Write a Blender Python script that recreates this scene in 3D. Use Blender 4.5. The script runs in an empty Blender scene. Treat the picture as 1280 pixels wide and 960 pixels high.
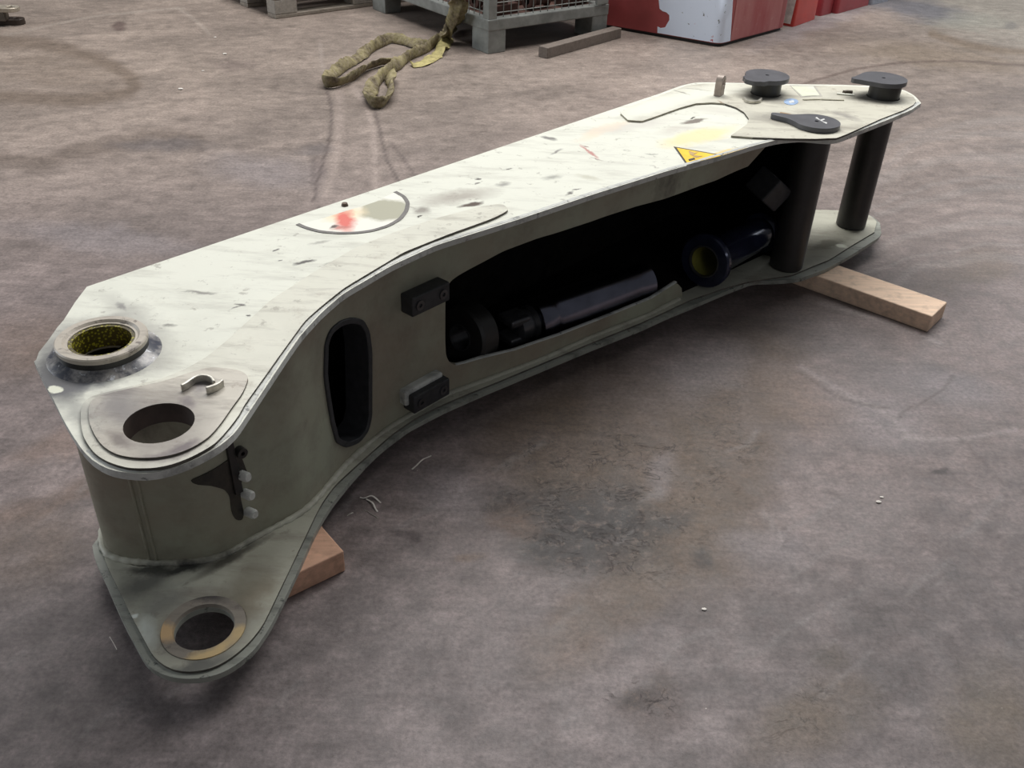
import bpy, bmesh, math, random
import numpy as np
from mathutils import Vector, Matrix, noise
from mathutils.geometry import delaunay_2d_cdt
random.seed(4); rng = np.random.default_rng(4)
S = .8; FPX = 1161.54; PITCH = .58850972; ROLL = -.04093629; CAMH = 1.2912
C = bpy.context.scene.collection
PI = math.pi
# ------------------------------------------------------------------ camera
def cam_axes():
    cp, sp = math.cos(PITCH), math.sin(PITCH)
    x = np.array([1, 0, 0.]); y = np.array([0, -sp, -cp]); z = np.array([0, cp, -sp])
    c, s = math.cos(ROLL), math.sin(ROLL)
    return np.stack([c*x+s*y, -s*x+c*y, z], 1)
AX = cam_axes()
cam = bpy.data.cameras.new('camera'); cam.sensor_width = 36; cam.lens = FPX*36/1280
cam.clip_start = .05; cam.clip_end = 200
co = bpy.data.objects.new('camera', cam); C.objects.link(co)
mw = Matrix.Identity(4)
for i in range(3):
    mw[i][0] = AX[i, 0]; mw[i][1] = -AX[i, 1]; mw[i][2] = -AX[i, 2]
mw[2][3] = CAMH
co.matrix_world = mw
bpy.context.scene.camera = co
# ------------------------------------------------------------------ light
sc = bpy.context.scene
sc.view_settings.view_transform = 'Standard'; sc.view_settings.look = 'None'
sc.view_settings.gamma = 1; sc.view_settings.use_curve_mapping = False
sc.view_settings.exposure = 0.0
w = bpy.data.worlds.new('world'); sc.world = w; w.use_nodes = True
w.node_tree.nodes['Background'].inputs[0].default_value = (.93, .95, 1, 1)
w.node_tree.nodes['Background'].inputs[1].default_value = .10
def area(name, loc, tgt, sx, sy, power, col):
    l = bpy.data.lights.new(name, 'AREA'); l.shape = 'RECTANGLE'; l.size = sx; l.size_y = sy
    l.energy = power; l.color = col
    o = bpy.data.objects.new(name, l); C.objects.link(o); o.location = loc
    o.rotation_euler = (Vector(tgt)-Vector(loc)).to_track_quat('-Z', 'Y').to_euler()
    return o
area('skylight', (.4, 5.4, 5.4), (.4, 3.2, 0), 7, 2.4, 570, (1, .985, .965))
area('left_fill_light', (-7.5, 2.6, 2.4), (1, 4.5, .2), 4, 3, 190, (.88, .94, 1))  # added light from the unseen left, brightens the tank face and nose
area('rear_fill_light', (2.6, -4.5, 3.4), (.6, 2.4, .2), 2.2, .8, 26, (.92, .95, 1))  # added light behind the camera, for gloss on sleeve and rod
area('door_daylight', (7.5, 9.0, 3.0), (1.0, 2.5, 0), 3.5, 3, 150, (.9, .95, 1))
# ------------------------------------------------------------------ helpers
def at(x, y, z=0.):
    d = AX @ np.array([(x-640)/FPX, (y-480)/FPX, 1.])
    t = (z-CAMH)/d[2]
    return (float(d[0]*t), float(d[1]*t))
def ray_plane(x, y, p, n):
    d = Vector(AX @ np.array([(x-640)/FPX, (y-480)/FPX, 1.])); o = Vector((0, 0, CAMH))
    t = (Vector(p)-o).dot(n)/d.dot(n)
    return o+d*t
def project(X, Y, Z):
    v = np.stack([X, Y, Z-CAMH], -1) @ AX
    return v[..., 0]/v[..., 2]*FPX+640, v[..., 1]/v[..., 2]*FPX+480
def link(name, me, mat, parent=None):
    o = bpy.data.objects.new(name, me); C.objects.link(o)
    if mat: me.materials.append(mat)
    if parent is not None:
        q = parent; off = Vector((0, 0, 0))
        while q is not None: off += q.location; q = q.parent
        me.transform(Matrix.Translation(-off)); o.parent = parent
    return o
def obj(name, bm, mat, parent=None, smooth=None):
    bmesh.ops.recalc_face_normals(bm, faces=bm.faces)
    me = bpy.data.meshes.new(name); bm.to_mesh(me); bm.free()
    o = link(name, me, mat, parent)
    if smooth:
        for p in me.polygons: p.use_smooth = True
        try: me.set_sharp_from_angle(angle=math.radians(smooth))
        except Exception: pass
    return o
def tag(o, label, cat, group=None):
    o['label'] = label; o['category'] = cat
    if group: o['group'] = group
    return o
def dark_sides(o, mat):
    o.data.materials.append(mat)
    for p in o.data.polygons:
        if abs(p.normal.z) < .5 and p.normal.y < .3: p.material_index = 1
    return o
def thing(name, label, cat, loc, group=None):
    o = bpy.data.objects.new(name, None); C.objects.link(o); o.location = loc
    o.empty_display_size = .05
    return tag(o, label, cat, group)
def bevel(o, w=.002, seg=2):
    m = o.modifiers.new('bevel', 'BEVEL'); m.width = w; m.segments = seg; m.limit_method = 'ANGLE'
    m.angle_limit = math.radians(40); return o
def smooth_curve(pts, sig=.012, step=.006):
    p = np.array(pts, float); seg = np.hypot(*(p[1:]-p[:-1]).T); s = np.r_[0, seg.cumsum()]
    n = max(4, int(s[-1]/step)); u = np.linspace(0, s[-1], n)
    q = np.c_[np.interp(u, s, p[:, 0]), np.interp(u, s, p[:, 1])]
    h = u[1]-u[0]; k = int(4*sig/h)+1; ker = np.exp(-.5*(np.arange(-k, k+1)*h/sig)**2); ker /= ker.sum()
    pad = np.vstack([2*q[0]-q[1:k+1][::-1], q, 2*q[-1]-q[-k-1:-1][::-1]]) if n > k+1 else None
    if pad is None: return q
    return np.c_[np.convolve(pad[:, 0], ker, 'valid'), np.convolve(pad[:, 1], ker, 'valid')]
def simplify(p, tol=.0003):
    p = np.array(p)
    def rec(a, b):
        if b <= a+1: return []
        d = p[b]-p[a]; L = np.hypot(*d)+1e-12
        dist = np.abs((p[a+1:b, 0]-p[a, 0])*d[1]-(p[a+1:b, 1]-p[a, 1])*d[0])/L
        k = dist.argmax()
        if dist[k] < tol: return []
        k += a+1
        return rec(a, k)+[k]+rec(k, b)
    if np.hypot(*(p[0]-p[-1])) < 1e-9:
        m = int(np.hypot(*(p-p[0]).T).argmax()); idx = [0]+rec(0, m)+[m]+rec(m, len(p)-1)+[len(p)-1]
    else: idx = [0]+rec(0, len(p)-1)+[len(p)-1]
    return p[idx]
def closed_smooth(pts, sig=.01, step=.005):
    p = np.array(pts, float); p = np.vstack([p, p[:1]]); seg = np.hypot(*(p[1:]-p[:-1]).T); s = np.r_[0, seg.cumsum()]
    n = max(12, int(s[-1]/step)); u = np.linspace(0, s[-1], n, endpoint=False)
    q = np.c_[np.interp(u, s, p[:, 0]), np.interp(u, s, p[:, 1])]; h = s[-1]/n
    k = min(int(4*sig/h)+1, n-1); ker = np.exp(-.5*(np.arange(-k, k+1)*h/sig)**2); ker /= ker.sum()
    pad = np.vstack([q[-k:], q, q[:k]])
    return np.c_[np.convolve(pad[:, 0], ker, 'valid'), np.convolve(pad[:, 1], ker, 'valid')]
def inpoly(P, poly):
    x, y = P[:, 0], P[:, 1]; c = np.zeros(len(P), bool); n = len(poly)
    for i in range(n):
        x0, y0 = poly[i]; x1, y1 = poly[(i+1) % n]
        if y0 == y1: continue
        m = ((y0 > y) != (y1 > y)) & (x < (x1-x0)*(y-y0)/(y1-y0)+x0)
        c ^= m
    return c
def circle(cx, cy, r, n=48, a0=0):
    return np.array([(cx+r*math.cos(a0+2*PI*i/n), cy+r*math.sin(a0+2*PI*i/n)) for i in range(n)])
def mesh2d(outline, holes=(), extra=None):
    vs = []; es = []
    for L in [outline]+list(holes):
        b = len(vs); n = len(L)
        vs += [Vector((float(p[0]), float(p[1]))) for p in L]
        es += [(b+i, b+(i+1) % n) for i in range(n)]
    if extra is not None: vs += [Vector((float(p[0]), float(p[1]))) for p in extra]
    v, e, f, ov, oe, of = delaunay_2d_cdt(vs, es, [], 0, 1e-7)
    V = np.array([(a.x, a.y) for a in v]); F = np.array([t for t in f if len(t) == 3])
    cen = V[F].mean(1); k = inpoly(cen, outline)
    for h in holes: k &= ~inpoly(cen, h)
    return V, F[k]
def slab(outline, holes, fn, extra=None):
    """fn(p, side) -> 3D, side 0 bottom 1 top"""
    V, F = mesh2d(outline, holes, extra)
    bm = bmesh.new()
    A = [bm.verts.new(fn(p, 0)) for p in V]; B = [bm.verts.new(fn(p, 1)) for p in V]
    cnt = {}
    for t in F:
        for i in range(3):
            a, b = int(t[i]), int(t[(i+1) % 3]); cnt[(a, b)] = 1
    for t in F:
        try:
            bm.faces.new([B[i] for i in t]); bm.faces.new([A[i] for i in t[::-1]])
        except ValueError: pass
    for (a, b) in cnt:
        if (b, a) not in cnt:
            try: bm.faces.new([B[a], A[a], A[b], B[b]])
            except ValueError: pass
    for v in [v for v in bm.verts if not v.link_faces]: bm.verts.remove(v)
    return bm
def prism(outline, z0, z1, holes=()):
    bm = slab(np.array(outline), [np.array(h) for h in holes], lambda p, s: (p[0], p[1], z1 if s else z0))
    bmesh.ops.dissolve_limit(bm, angle_limit=math.radians(1), verts=bm.verts, edges=bm.edges)
    return bm
def add_lathe(bm, prof, M, n=40, closed=False):
    """prof list of (r,z) ; M matrix"""
    rings = []
    for (r, z) in prof:
        if r < 1e-6: rings.append([bm.verts.new(M @ Vector((0, 0, z)))])
        else: rings.append([bm.verts.new(M @ Vector((r*math.cos(2*PI*i/n), r*math.sin(2*PI*i/n), z))) for i in range(n)])
    pairs = list(zip(rings, rings[1:]))
    if closed: pairs.append((rings[-1], rings[0]))
    for a, b in pairs:
        for i in range(n):
            j = (i+1) % n
            if len(a) == 1 and len(b) == 1: continue
            if len(a) == 1: bm.faces.new([a[0], b[j], b[i]])
            elif len(b) == 1: bm.faces.new([a[i], a[j], b[0]])
            else: bm.faces.new([a[i], a[j], b[j], b[i]])
    return bm
def axisM(p, q):
    d = Vector(q)-Vector(p); return Matrix.Translation(Vector(p)) @ d.to_track_quat('Z', 'Y').to_matrix().to_4x4(), d.length
def add_box(bm, c, sx, sy, sz, rz=0, M=None):
    T = Matrix.Translation(Vector(c)) @ Matrix.Rotation(rz, 4, 'Z') if M is None else M
    vs = [bm.verts.new(T @ Vector((x*sx/2, y*sy/2, z*sz/2))) for x in (-1, 1) for y in (-1, 1) for z in (-1, 1)]
    for f in [(0, 1, 3, 2), (4, 6, 7, 5), (0, 4, 5, 1), (2, 3, 7, 6), (0, 2, 6, 4), (1, 5, 7, 3)]:
        bm.faces.new([vs[i] for i in f])
    return bm
def add_tube(bm, pts, r, n=8, jitter=0, cap=True, aspect=1, roll=None):
    pts = [Vector(p) for p in pts]; rings = []; up = Vector((0, 0, 1))
    for i, p in enumerate(pts):
        t = (pts[min(i+1, len(pts)-1)]-pts[max(i-1, 0)]).normalized()
        s = t.cross(up)
        if s.length < .05: s = t.cross(Vector((0, 1, 0)))
        s.normalize(); u = s.cross(t)
        if roll is not None:
            a = roll[i]; s, u = s*math.cos(a)+u*math.sin(a), -s*math.sin(a)+u*math.cos(a)
        rr = (r[i] if hasattr(r, '__len__') else r)
        ring = []
        for k in range(n):
            a = 2*PI*k/n; q = rr*(1+jitter*(random.random()-.5))
            ring.append(bm.verts.new(p+s*q*math.cos(a)+u*q*aspect*math.sin(a)))
        rings.append(ring)
    for a, b in zip(rings, rings[1:]):
        for k in range(n): bm.faces.new([a[k], a[(k+1) % n], b[(k+1) % n], b[k]])
    if cap: bm.faces.new(rings[0][::-1]); bm.faces.new(rings[-1])
    return bm
# ------------------------------------------------------------------ materials
class NB:
    def __init__(s, name):
        s.m = bpy.data.materials.new(name); s.m.use_nodes = True; s.t = s.m.node_tree; s.N = s.t.nodes
        s.b = s.N['Principled BSDF']; s.pos = s.N.new('ShaderNodeNewGeometry').outputs['Position']
    def n(s, typ, **k):
        x = s.N.new(typ)
        for a, v in k.items(): setattr(x, a, v)
        return x
    def l(s, a, b): s.t.links.new(a, b)
    def noise(s, scale, detail=6, rough=.6, vec=None, stretch=None, w=0, dist=0):
        v = vec or s.pos
        if stretch or w:
            mp = s.n('ShaderNodeMapping'); s.l(v, mp.inputs[0]); mp.inputs['Location'].default_value = (w, w*.7, w*.3)
            if stretch: mp.inputs['Scale'].default_value = stretch[:3]; mp.inputs['Rotation'].default_value = (0, 0, stretch[3] if len(stretch) > 3 else 0)
            v = mp.outputs[0]
        x = s.n('ShaderNodeTexNoise'); x.inputs['Scale'].default_value = scale; x.inputs['Detail'].default_value = detail
        x.inputs['Roughness'].default_value = rough; x.inputs['Distortion'].default_value = dist
        s.l(v, x.inputs['Vector']); return x
    def ramp(s, val, lo, hi, a=0., b=1.):
        x = s.n('ShaderNodeMapRange'); s.l(val, x.inputs[0]); x.inputs[1].default_value = lo; x.inputs[2].default_value = hi
        x.inputs[3].default_value = a; x.inputs[4].default_value = b; return x.outputs[0]
    def mix(s, fac, a, b, mode='MIX'):
        x = s.n('ShaderNodeMix', data_type='RGBA', blend_type=mode)
        for i, v in ((0, fac), (6, a), (7, b)):
            if isinstance(v, (int, float)): x.inputs[i].default_value = v
            elif isinstance(v, tuple): x.inputs[i].default_value = (*v[:3], 1)
            else: s.l(v, x.inputs[i])
        return x.outputs[2]
    def mul(s, a, b, op='MULTIPLY'):
        x = s.n('ShaderNodeMath', operation=op)
        for i, v in ((0, a), (1, b)):
            if isinstance(v, (int, float)): x.inputs[i].default_value = v
            else: s.l(v, x.inputs[i])
        return x.outputs[0]
    def bump(s, h, dist=.002, strength=.5):
        x = s.n('ShaderNodeBump'); x.inputs['Strength'].default_value = strength; x.inputs['Distance'].default_value = dist
        s.l(h, x.inputs['Height']); s.l(x.outputs[0], s.b.inputs['Normal'])
    def set(s, col=None, rough=None, metal=None, spec=None):
        for k, v in (('Base Color', col), ('Roughness', rough), ('Metallic', metal), ('Specular IOR Level', spec)):
            if v is None: continue
            if isinstance(v, (int, float)): s.b.inputs[k].default_value = v
            elif isinstance(v, tuple): s.b.inputs[k].default_value = (*v[:3], 1)
            else: s.l(v, s.b.inputs[k])
        return s.m
    def wob(s, amt=.012, scale=22):
        nz = s.noise(scale, 4, .6)
        a = s.n('ShaderNodeVectorMath', operation='SUBTRACT'); s.l(nz.outputs['Color'], a.inputs[0]); a.inputs[1].default_value = (.5, .5, .5)
        b = s.n('ShaderNodeVectorMath', operation='SCALE'); s.l(a.outputs[0], b.inputs[0]); b.inputs['Scale'].default_value = amt*2
        c = s.n('ShaderNodeVectorMath', operation='ADD'); s.l(s.pos, c.inputs[0]); s.l(b.outputs[0], c.inputs[1])
        return c.outputs[0]
    def blob(s, vec, c, ang, rx, ry, soft):
        a = s.n('ShaderNodeVectorMath', operation='SUBTRACT'); s.l(vec, a.inputs[0]); a.inputs[1].default_value = (c[0], c[1], 0)
        r = s.n('ShaderNodeVectorRotate', rotation_type='Z_AXIS'); s.l(a.outputs[0], r.inputs['Vector']); r.inputs['Angle'].default_value = -ang
        m = s.n('ShaderNodeVectorMath', operation='MULTIPLY'); s.l(r.outputs[0], m.inputs[0]); m.inputs[1].default_value = (1/rx, 1/ry, 0)
        L = s.n('ShaderNodeVectorMath', operation='LENGTH'); s.l(m.outputs[0], L.inputs[0])
        return s.ramp(L.outputs['Value'], 1+soft, max(0, 1-soft))
def plain(name, col, rough=.6, metal=0, var=.25, scale=30, bump=0, spec=.5):
    b = NB(name); nz = b.noise(scale, 5, .65)
    dark = tuple(c*(1-var) for c in col); lite = tuple(min(1, c*(1+var)) for c in col)
    b.set(b.mix(b.ramp(nz.outputs['Fac'], .3, .7), dark, lite), rough, metal, spec)
    if bump: b.bump(nz.outputs['Fac'], bump, .6)
    return b.m
def paint(name, base, blobs=(), grime=.5, rust=.15, z=.49, gcol=(.20, .17, .14), rough=.48, spot=.5):
    """worn cream paint; blobs: (cx,cy, ex,ey, minor_m, colour, strength, soft) in floor-plan terms"""
    b = NB(name)
    n1 = b.noise(5, 8, .65, w=3.1); n2 = b.noise(38, 6, .7, w=7); n3 = b.noise(14, 8, .7, stretch=(.35, 1.6, 1, .75), w=1)
    col = b.mix(b.mul(b.ramp(n1.outputs['Fac'], .45, .75), grime*.55), base, tuple(c*.62 for c in base))
    col = b.mix(b.mul(b.ramp(n3.outputs['Fac'], .50, .68), grime*.7), col, gcol)
    col = b.mix(b.mul(b.ramp(n2.outputs['Fac'], .60, .66), spot*.8), col, tuple(c*.9 for c in gcol))
    n4 = b.noise(9, 10, .8, w=12)
    col = b.mix(b.mul(b.ramp(n4.outputs['Fac'], .58, .66), rust), col, (.16, .075, .035))
    v = b.wob(.014, 34); v2 = b.wob(.035, 16)
    for (cx, cy, ex, ey, mn, c, st, soft) in blobs:
        p = at(cx, cy, z); q = at(ex, ey, z); L = math.hypot(q[0]-p[0], q[1]-p[1]); ang = math.atan2(q[1]-p[1], q[0]-p[0])
        k = b.blob(v if mn < .02 else v2, p, ang, max(L, .003), mn, soft)
        if max(c) < .53 and c[0] < c[2]*2: c = tuple(q_*.55 for q_ in c)
        col = b.mix(b.mul(k, min(1, st*1.3)), col, c)
    b.set(col, b.ramp(n1.outputs['Fac'], .3, .7, rough-.08, rough+.14), 0, .4)
    n5 = b.noise(120, 3, .6)
    b.bump(b.mul(n5.outputs['Fac'], n2.outputs['Fac'], 'ADD'), .0012, .25)
    return b.m
CREAM = (.76, .765, .67)
GR = (.20, .185, .17); BL = (.13, .13, .145); TAN = (.46, .40, .32); PUR = (.22, .17, .18); BRN = (.17, .12, .09)
top_blobs = [
 (125, 432, 190, 452, .085, (.33, .31, .31), .55, .35), (105, 470, 160, 462, .035, (.10, .11, .15), .75, .4), (70, 465, 82, 500, .035, (.22, .22, .23), .75, .4),
 (118, 400, 150, 392, .012, (.32, .30, .30), .45, .6), (160, 385, 190, 400, .02, (.4, .38, .36), .35, .8),
 (69, 484, 78, 484, .010, (.74, .75, .62), .95, .15), (100, 520, 85, 500, .02, (.42, .42, .40), .5, .6),
 (200, 530, 262, 520, .085, (.40, .35, .31), .62, .5), (150, 510, 165, 530, .03, (.22, .20, .22), .5, .6), (235, 505, 243, 510, .008, PUR, .6, .5),
 (230, 563, 247, 556, .010, PUR, .7, .5), (200, 572, 222, 570, .008, PUR, .5, .6), (150, 552, 162, 560, .01, (.25, .2, .18), .6, .5), (253, 484, 268, 484, .02, (.30, .27, .29), .6, .6),
 (380, 325, 392, 322, .006, GR, .8, .4), (430, 325, 447, 322, .012, GR, .75, .5), (424, 343, 428, 340, .006, (.12, .1, .09), .8, .4), (415, 350, 440, 353, .012, TAN, .6, .6),
 (590, 253, 603, 250, .010, BRN, .85, .3), (575, 243, 612, 238, .03, (.5, .42, .36), .5, .6), (560, 273, 566, 272, .005, (.15, .12, .11), .7, .4), (527, 260, 535, 258, .016, (.36, .31, .27), .6, .6), (525, 268, 528, 267, .003, (.08, .07, .06), .8, .4),
 (500, 300, 545, 290, .022, (.55, .50, .44), .5, .7), (520, 305, 560, 285, .012, (.42, .38, .33), .45, .6), (640, 285, 560, 300, .012, (.50, .46, .42), .5, .6),
 (637, 208, 640, 207, .004, GR, .7, .5), (597, 221, 600, 220, .004, GR, .8, .4), (595, 226, 598, 225, .003, GR, .7, .4), (630, 228, 636, 226, .010, (.45, .43, .40), .6, .6),
 (713, 239, 717, 237, .005, GR, .7, .5), (721, 234, 726, 233, .003, GR, .8, .4), (690, 219, 700, 217, .010, (.52, .51, .46), .6, .6), (735, 219, 748, 222, .010, (.55, .54, .44), .6, .6),
 (686, 170, 693, 172, .010, (.35, .33, .31), .7, .4), (696, 187, 702, 184, .004, (.4, .38, .36), .7, .5),
 (737, 187, 747, 195, .005, (.50, .25, .22), .75, .4), (745, 196, 752, 198, .002, (.30, .18, .16), .8, .4), (732, 180, 735, 181, .003, (.25, .13, .12), .8, .4),
 (755, 160, 782, 149, .022, (.80, .66, .50), .55, .4), (816, 190, 823, 190, .003, (.4, .4, .36), .7, .5), (790, 155, 830, 148, .03, (.60, .57, .52), .5, .6),
 (437, 262, 437, 262, .003, GR, .5, .5),
 (345, 310, 350, 308, .003, GR, .8, .4), (300, 377, 306, 379, .004, GR, .7, .4), (250, 362, 268, 363, .003, (.35, .33, .30), .6, .5), (296, 380, 304, 377, .003, GR, .6, .4), (210, 404, 216, 405, .004, GR, .5, .5), (152, 380, 157, 384, .004, (.4, .38, .37), .6, .5),
 (306, 391, 308, 392, .003, (.12, .11, .1), .8, .4), (350, 322, 353, 321, .003, GR, .7, .4), (465, 303, 475, 301, .006, (.35, .31, .28), .5, .5), (400, 300, 410, 298, .005, (.5, .47, .42), .5, .6),
]
tip_blobs = [
 (828, 130, 905, 108, .055, (.75, .755, .66), .75, .5), (880, 118, 930, 112, .03, (.73, .73, .63), .5, .6),
 (875, 168, 915, 158, .040, (.86, .72, .36), .55, .35), (908, 188, 932, 183, .014, (.80, .58, .22), .7, .35), (868, 149, 882, 146, .014, (.36, .31, .26), .75, .25), (866, 145, 869, 144, .003, (.1, .08, .07), .8, .4),
 (890, 135, 925, 140, .03, (.62, .60, .53), .5, .6), (845, 160, 862, 156, .02, (.60, .57, .50), .5, .6), (955, 122, 990, 128, .035, (.36, .33, .28), .6, .6), (965, 146, 990, 146, .04, (.45, .42, .36), .6, .6),
 (1058, 145, 1072, 150, .02, (.42, .38, .35), .55, .6), (1085, 122, 1120, 125, .05, (.38, .35, .30), .6, .5), (850, 115, 860, 118, .004, (.4, .38, .33), .6, .5), (873, 112, 890, 114, .003, (.45, .43, .38), .6, .5), (903, 130, 908, 134, .004, (.28, .2, .13), .7, .4),
 (1000, 158, 1045, 165, .02, (.50, .46, .38), .5, .6),
]
bot_blobs = [
 (180, 730, 210, 715, .03, (.20, .20, .18), .6, .6), (205, 750, 230, 735, .02, (.28, .28, .26), .5, .6), (185, 790, 180, 772, .012, (.62, .66, .60), .7, .5), (168, 768, 171, 770, .006, (.8, .84, .78), .9, .4),
 (255, 783, 315, 770, .075, (.30, .27, .23), .6, .4), (240, 835, 290, 820, .012, (.18, .18, .17), .6, .5), (320, 745, 335, 725, .02, (.52, .44, .32), .5, .7),
 (1035, 305, 1050, 300, .02, (.3, .29, .22), .6, .4), (1053, 307, 1060, 308, .013, (.8, .82, .7), .85, .3), (1000, 330, 1020, 318, .03, (.5, .5, .42), .5, .5), (230, 710, 262, 704, .010, (.10, .10, .09), .8, .5), (190, 712, 220, 712, .010, (.12, .12, .10), .8, .5), (290, 695, 330, 672, .010, (.16, .15, .12), .7, .5), (300, 745, 330, 700, .03, (.30, .26, .18), .5, .6), (240, 860, 300, 840, .010, (.08, .08, .08), .6, .4),
]
m_top = paint('cream_paint_top', CREAM, top_blobs+tip_blobs[2:8], .42, .12)
m_nose = paint('cream_paint_nose', (.71, .70, .60), [b_ for b_ in top_blobs if b_[0] < 345], .7, .25, rough=.42)
m_pad = paint('cream_paint_pad', (.60, .56, .48), [b_ for b_ in top_blobs if b_[0] < 345], 1.1, .6, rough=.42)
m_tip = paint('cream_paint_tip', (.62, .60, .50), tip_blobs, .8, .3)
m_bot = paint('cream_paint_lower', (.45, .445, .365), bot_blobs, .75, .25, z=.071)
def web_paint():
    b = NB('olive_dirty_web'); n1 = b.noise(3.2, 6, .55, w=2); n2 = b.noise(11, 8, .7, w=9); n3 = b.noise(70, 5, .7); n4 = b.noise(5, 7, .65, w=15, stretch=(1, 1, .6))
    c = b.mix(b.ramp(n1.outputs['Fac'], .38, .62), (.33, .345, .26), (.28, .24, .18)); c = b.mix(b.mul(b.ramp(n2.outputs['Fac'], .45, .75), .6), c, (.15, .13, .10))
    c = b.mix(b.mul(b.ramp(n4.outputs['Fac'], .60, .70), .7), c, (.05, .04, .032)); c = b.mix(b.mul(b.ramp(n3.outputs['Fac'], .3, .7), .3), c, (.34, .34, .27))
    b.set(c, .5, 0, .4); b.bump(n3.outputs['Fac'], .001, .3); return b.m
m_wall = web_paint()
m_rim = paint('scuffed_rim', (.60, .61, .57), [], 1.0, .25, gcol=(.10, .10, .10), spot=1, rough=.42)
m_brim = paint('scuffed_black_rim', (.31, .32, .28), [], 1.0, .2, gcol=(.03, .033, .033), spot=1, rough=.42)
m_groove = plain('dark_step_side', (.10, .09, .075), .8, var=.5, scale=20)  # dark tone for the front-facing sides of the raised plates
m_inner_shade = plain('inner_shade_black', (.009, .008, .007), .8, var=.5, spec=.1)  # near-black colour stands for the shade inside the hollow arm
m_black = plain('black_oiled_steel', (.018, .017, .016), .42, var=.4, scale=14)
m_lid = plain('slate_pin_plate', (.085, .085, .095), .42, var=.2, scale=18, bump=.0006)
m_rubber = plain('dark_rubber', (.03, .031, .034), .55, var=.35, scale=60, bump=.0008)
m_boss = paint('boss_metal', (.50, .45, .38), [], 1.0, .5, gcol=(.12, .10, .09), spot=.9, rough=.4)
m_ringrust = paint('rusty_washer', (.27, .24, .20), [(206, 790, 216, 800, .016, (.62, .42, .22), .7, .4), (262, 818, 296, 800, .014, (.60, .44, .22), .7, .5), (297, 792, 300, 782, .012, (.60, .44, .22), .6, .5), (255, 745, 285, 748, .012, (.10, .09, .09), .7, .5)], 1.0, .9, z=.07, gcol=(.12, .10, .09), spot=.8)
m_bore = plain('brown_bore', (.05, .035, .028), .5, var=.4, bump=.0005)
m_grease = None
def grease():
    b = NB('yellow_grease'); v = b.n('ShaderNodeTexVoronoi'); v.inputs['Scale'].default_value = 210
    b.l(b.pos, v.inputs['Vector']); n = b.noise(12, 4)
    c = b.mix(b.ramp(v.outputs['Distance'], .25, .45), (.50, .46, .04), (.10, .08, .02))
    b.set(b.mix(b.ramp(n.outputs['Fac'], .45, .6), c, (.06, .04, .02)), .35); return b.m
m_grease = grease()
m_olive = plain('greasy_sleeve_bore', (.20, .19, .045), .35, var=.5, scale=14)
m_steel = plain('bright_blued_steel', (.20, .205, .26), .22, 1.0, var=.3, scale=9)
m_steel2 = plain('dull_steel', (.10, .10, .105), .35, .7, var=.35, scale=16)
m_blue = plain('navy_painted_sleeve', (.020, .024, .050), .16, .3, var=.5, scale=12)
m_clip = plain('bare_clip_metal', (.52, .50, .44), .35, .5, var=.4, scale=60)
def wood(name, col, ang, sc_=1., dark=.8):
    b = NB(name)
    a = b.noise(6*sc_, 6, .6, stretch=(1.2, 14, 14, ang)); g = b.noise(30, 5, .6, w=4)
    c = b.mix(b.ramp(a.outputs['Fac'], .35, .65), tuple(x*dark for x in col), col)
    c = b.mix(b.mul(b.ramp(g.outputs['Fac'], .5, .75), .5), c, tuple(x*.35 for x in col))
    b.set(c, .75); b.bump(a.outputs['Fac'], .002, .4); return b.m
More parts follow.
